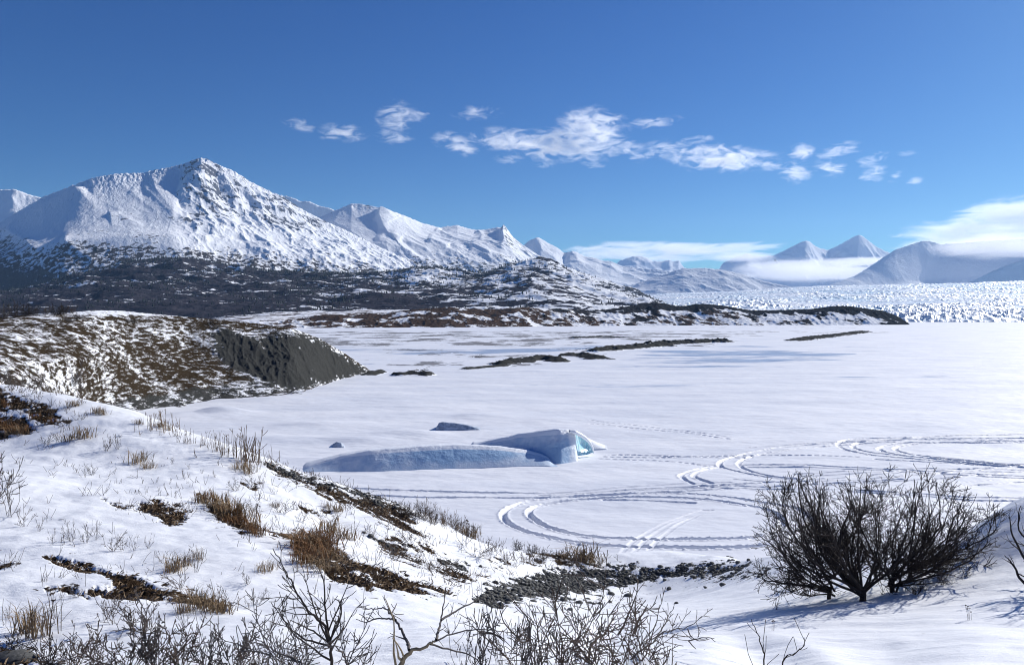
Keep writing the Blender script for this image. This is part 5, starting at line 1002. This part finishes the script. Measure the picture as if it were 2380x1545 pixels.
def cloud_mat(name, dens, sxy, sz, b, c, seed, aniso=.35):
    m = bpy.data.materials.new(name); m.use_nodes = True; m.node_tree.nodes.clear(); t = m.node_tree; N = t.nodes
    o = N.new('ShaderNodeOutputMaterial'); v = N.new('ShaderNodeVolumePrincipled'); v.inputs['Color'].default_value = (.99, .99, 1, 1); v.inputs['Anisotropy'].default_value = aniso
    tc = N.new('ShaderNodeTexCoord'); g_ = N.new('ShaderNodeNewGeometry'); mp = N.new('ShaderNodeMapping'); mp.inputs['Scale'].default_value = (1 / sxy, 1 / sxy, 1 / sz); mp.inputs['Location'].default_value = (seed, seed * 2, 0)
    t.links.new(g_.outputs['Position'], mp.inputs[0]); n = N.new('ShaderNodeTexNoise'); n.inputs['Scale'].default_value = 1; n.inputs['Detail'].default_value = 7; n.inputs['Roughness'].default_value = .66; n.inputs['Distortion'].default_value = .8
    t.links.new(mp.outputs[0], n.inputs['Vector'])
    ln = N.new('ShaderNodeVectorMath'); ln.operation = 'LENGTH'; t.links.new(tc.outputs['Object'], ln.inputs[0])
    def M(op, a, b_, cl=False):
        k = N.new('ShaderNodeMath'); k.operation = op; k.use_clamp = cl
        for i, q in enumerate((a, b_)):
            if isinstance(q, (int, float)): k.inputs[i].default_value = q
            else: t.links.new(q, k.inputs[i])
        return k.outputs[0]
    r2 = M('MULTIPLY', ln.outputs['Value'], ln.outputs['Value'])
    e_ = M('MULTIPLY', M('SUBTRACT', 1.0, r2, True), b)
    d = M('SUBTRACT', M('ADD', M('MULTIPLY', n.outputs['Fac'], 6.5), e_), c, True)
    d = M('MULTIPLY', M('MULTIPLY', d, M('SUBTRACT', 1.0, r2, True)), dens)
    t.links.new(d, v.inputs['Density']); t.links.new(v.outputs[0], o.inputs['Volume']); return m
def sphere_mesh(name, mat):
    me = bpy.data.meshes.new(name); import bmesh as _b; bm = _b.new(); _b.ops.create_icosphere(bm, subdivisions=3, radius=1); bm.to_mesh(me); bm.free(); me.materials.append(mat); return me
cm = sphere_mesh('cloud', cloud_mat('cloud_puffs', .0050, 430, 170, 1.1, 3.75, 3)); cw = sphere_mesh('cloud', cloud_mat('cloud_wisps', .0036, 420, 130, 1.1, 3.85, 8)); cl_ = sphere_mesh('cloud', cloud_mat('cloud_bank', .0034, 1200, 220, 2.2, 3.9, 5))
def cloud(label, u, v, w, h, D, mesh=None, tilt=0, group='fair-weather clouds in the blue sky'):
    o = bpy.data.objects.new('cloud', mesh or cm); COL.objects.link(o); p = P3(u, v, D); o.location = p
    w *= 1.12; h *= 1.25; o.scale = (w / F * D, max(w * .2, h * .9) / F * D, h / F * D); o.rotation_euler = (0, math.radians(tilt), -math.atan2(p.x, p.y)); tag(o, label, 'cloud', group)
for c in [('faint small wisp of cloud, leftmost in the sky', 700, 291, 44, 15, 18800, cw, 6), ('small lens-shaped cloud above the right shoulder of the main peak', 794, 309, 62, 21, 18500, cm, 0),
          ('curled upright wisp of cloud, upper of two', 922, 275, 52, 36, 18700, cw, -20), ('small soft cloud below the curled wisp', 915, 319, 48, 18, 18400, cw, 4), ('thin flat streak of cloud high above the others', 1108, 263, 64, 17, 18900, cw, -3),
          ('short slanting cloud left of the largest cloud', 1060, 335, 62, 23, 18500, cm, 18), ('long white cloud, largest in the middle of the sky', 1310, 340, 150, 38, 18400, cm, 2), ('white cloud forming the left end of the largest cloud', 1180, 327, 100, 28, 18600, cm, 5),
          ('billowing white puff rising from the largest cloud', 1380, 296, 88, 46, 18800, cm, 8), ('small flat shred of cloud under the left end of the largest cloud', 1185, 370, 40, 12, 18300, cw, 0), ('small shred of cloud under the middle of the largest cloud', 1270, 382, 32, 10, 18200, cw, 0),
          ('ragged veil of cloud between the billowing puff and the second long cloud', 1455, 350, 60, 26, 18700, cw, 15), ('thin wisp above the second long cloud', 1620, 327, 60, 12, 18800, cw, -8), ('faint veil of cloud right of the curled upright wisp', 965, 268, 40, 16, 18900, cw, 0), ('faint shred of cloud right of the second long cloud', 1790, 385, 40, 14, 18500, cw, 12),
        ('tiny shred of cloud under the right end of the largest cloud', 1382, 382, 26, 13, 18200, cw, 0), ('thin pale cloud to the upper right of the billowing puff', 1522, 286, 78, 15, 18900, cw, -3), ('soft round cloud at the left end of the second long cloud', 1545, 350, 56, 24, 18500, cw, 0),
          ('second long white cloud, right of the largest', 1680, 368, 140, 32, 18400, cm, 4), ('small round white puff over the right valley', 1863, 353, 32, 22, 18600, cm, 0), ('thin curved cloud right of the small round puff', 1950, 350, 68, 18, 18700, cw, -6),
          ('ragged cloud below the small round puff', 1850, 400, 44, 28, 18300, cw, 10), ('ragged white cloud below the thin curved cloud', 1930, 393, 44, 22, 18400, cw, 15), ('small pale cloud, upper of the pair on the right', 2028, 370, 40, 17, 18500, cw, -8),
          ('small pale cloud, lower of the pair on the right', 2030, 405, 36, 20, 18400, cw, -20), ('tiny wisp of cloud, upper of the rightmost wisps', 2110, 356, 24, 8, 18600, cw, 0), ('tiny wisp of cloud, middle of the rightmost wisps', 2082, 410, 22, 12, 18400, cw, -20), ('tiny wisp of cloud, lowest of the rightmost wisps', 2125, 421, 22, 10, 18300, cw, -10)]:
    cloud(*c[:6], mesh=c[6], tilt=c[7])
cloud('low cloud bank lying along the horizon behind the pointed summit', 1500, 586, 215, 26, 22000, cl_, 0, 'low clouds on the horizon'); cloud('thin flat cloud just above the far twin peaks', 1700, 577, 120, 15, 21500, cl_, -3, 'low clouds on the horizon')
cloud('small flat cloud right of the highest far peak', 2080, 549, 34, 8, 20500, cw, 0, 'low clouds on the horizon')
cloud('large bright cloud over the mountain at the right edge', 2360, 522, 270, 62, 20000, cl_, -9, 'low clouds on the horizon')
fg = sphere_mesh('fog', cloud_mat('fog', .0022, 1000, 130, 3.0, 4.0, 4))
for c in ((1875, 630, 220, 36, 11500), (1720, 597, 110, 13, 12800), (2000, 608, 120, 13, 12900), (2330, 572, 190, 38, 9500)):
    o = bpy.data.objects.new('fog', fg); COL.objects.link(o); p = P3(c[0], c[1], c[4]); o.location = p; o.scale = (c[2] / F * c[4], 700, c[3] / F * c[4]); tag(o, kind='stuff')
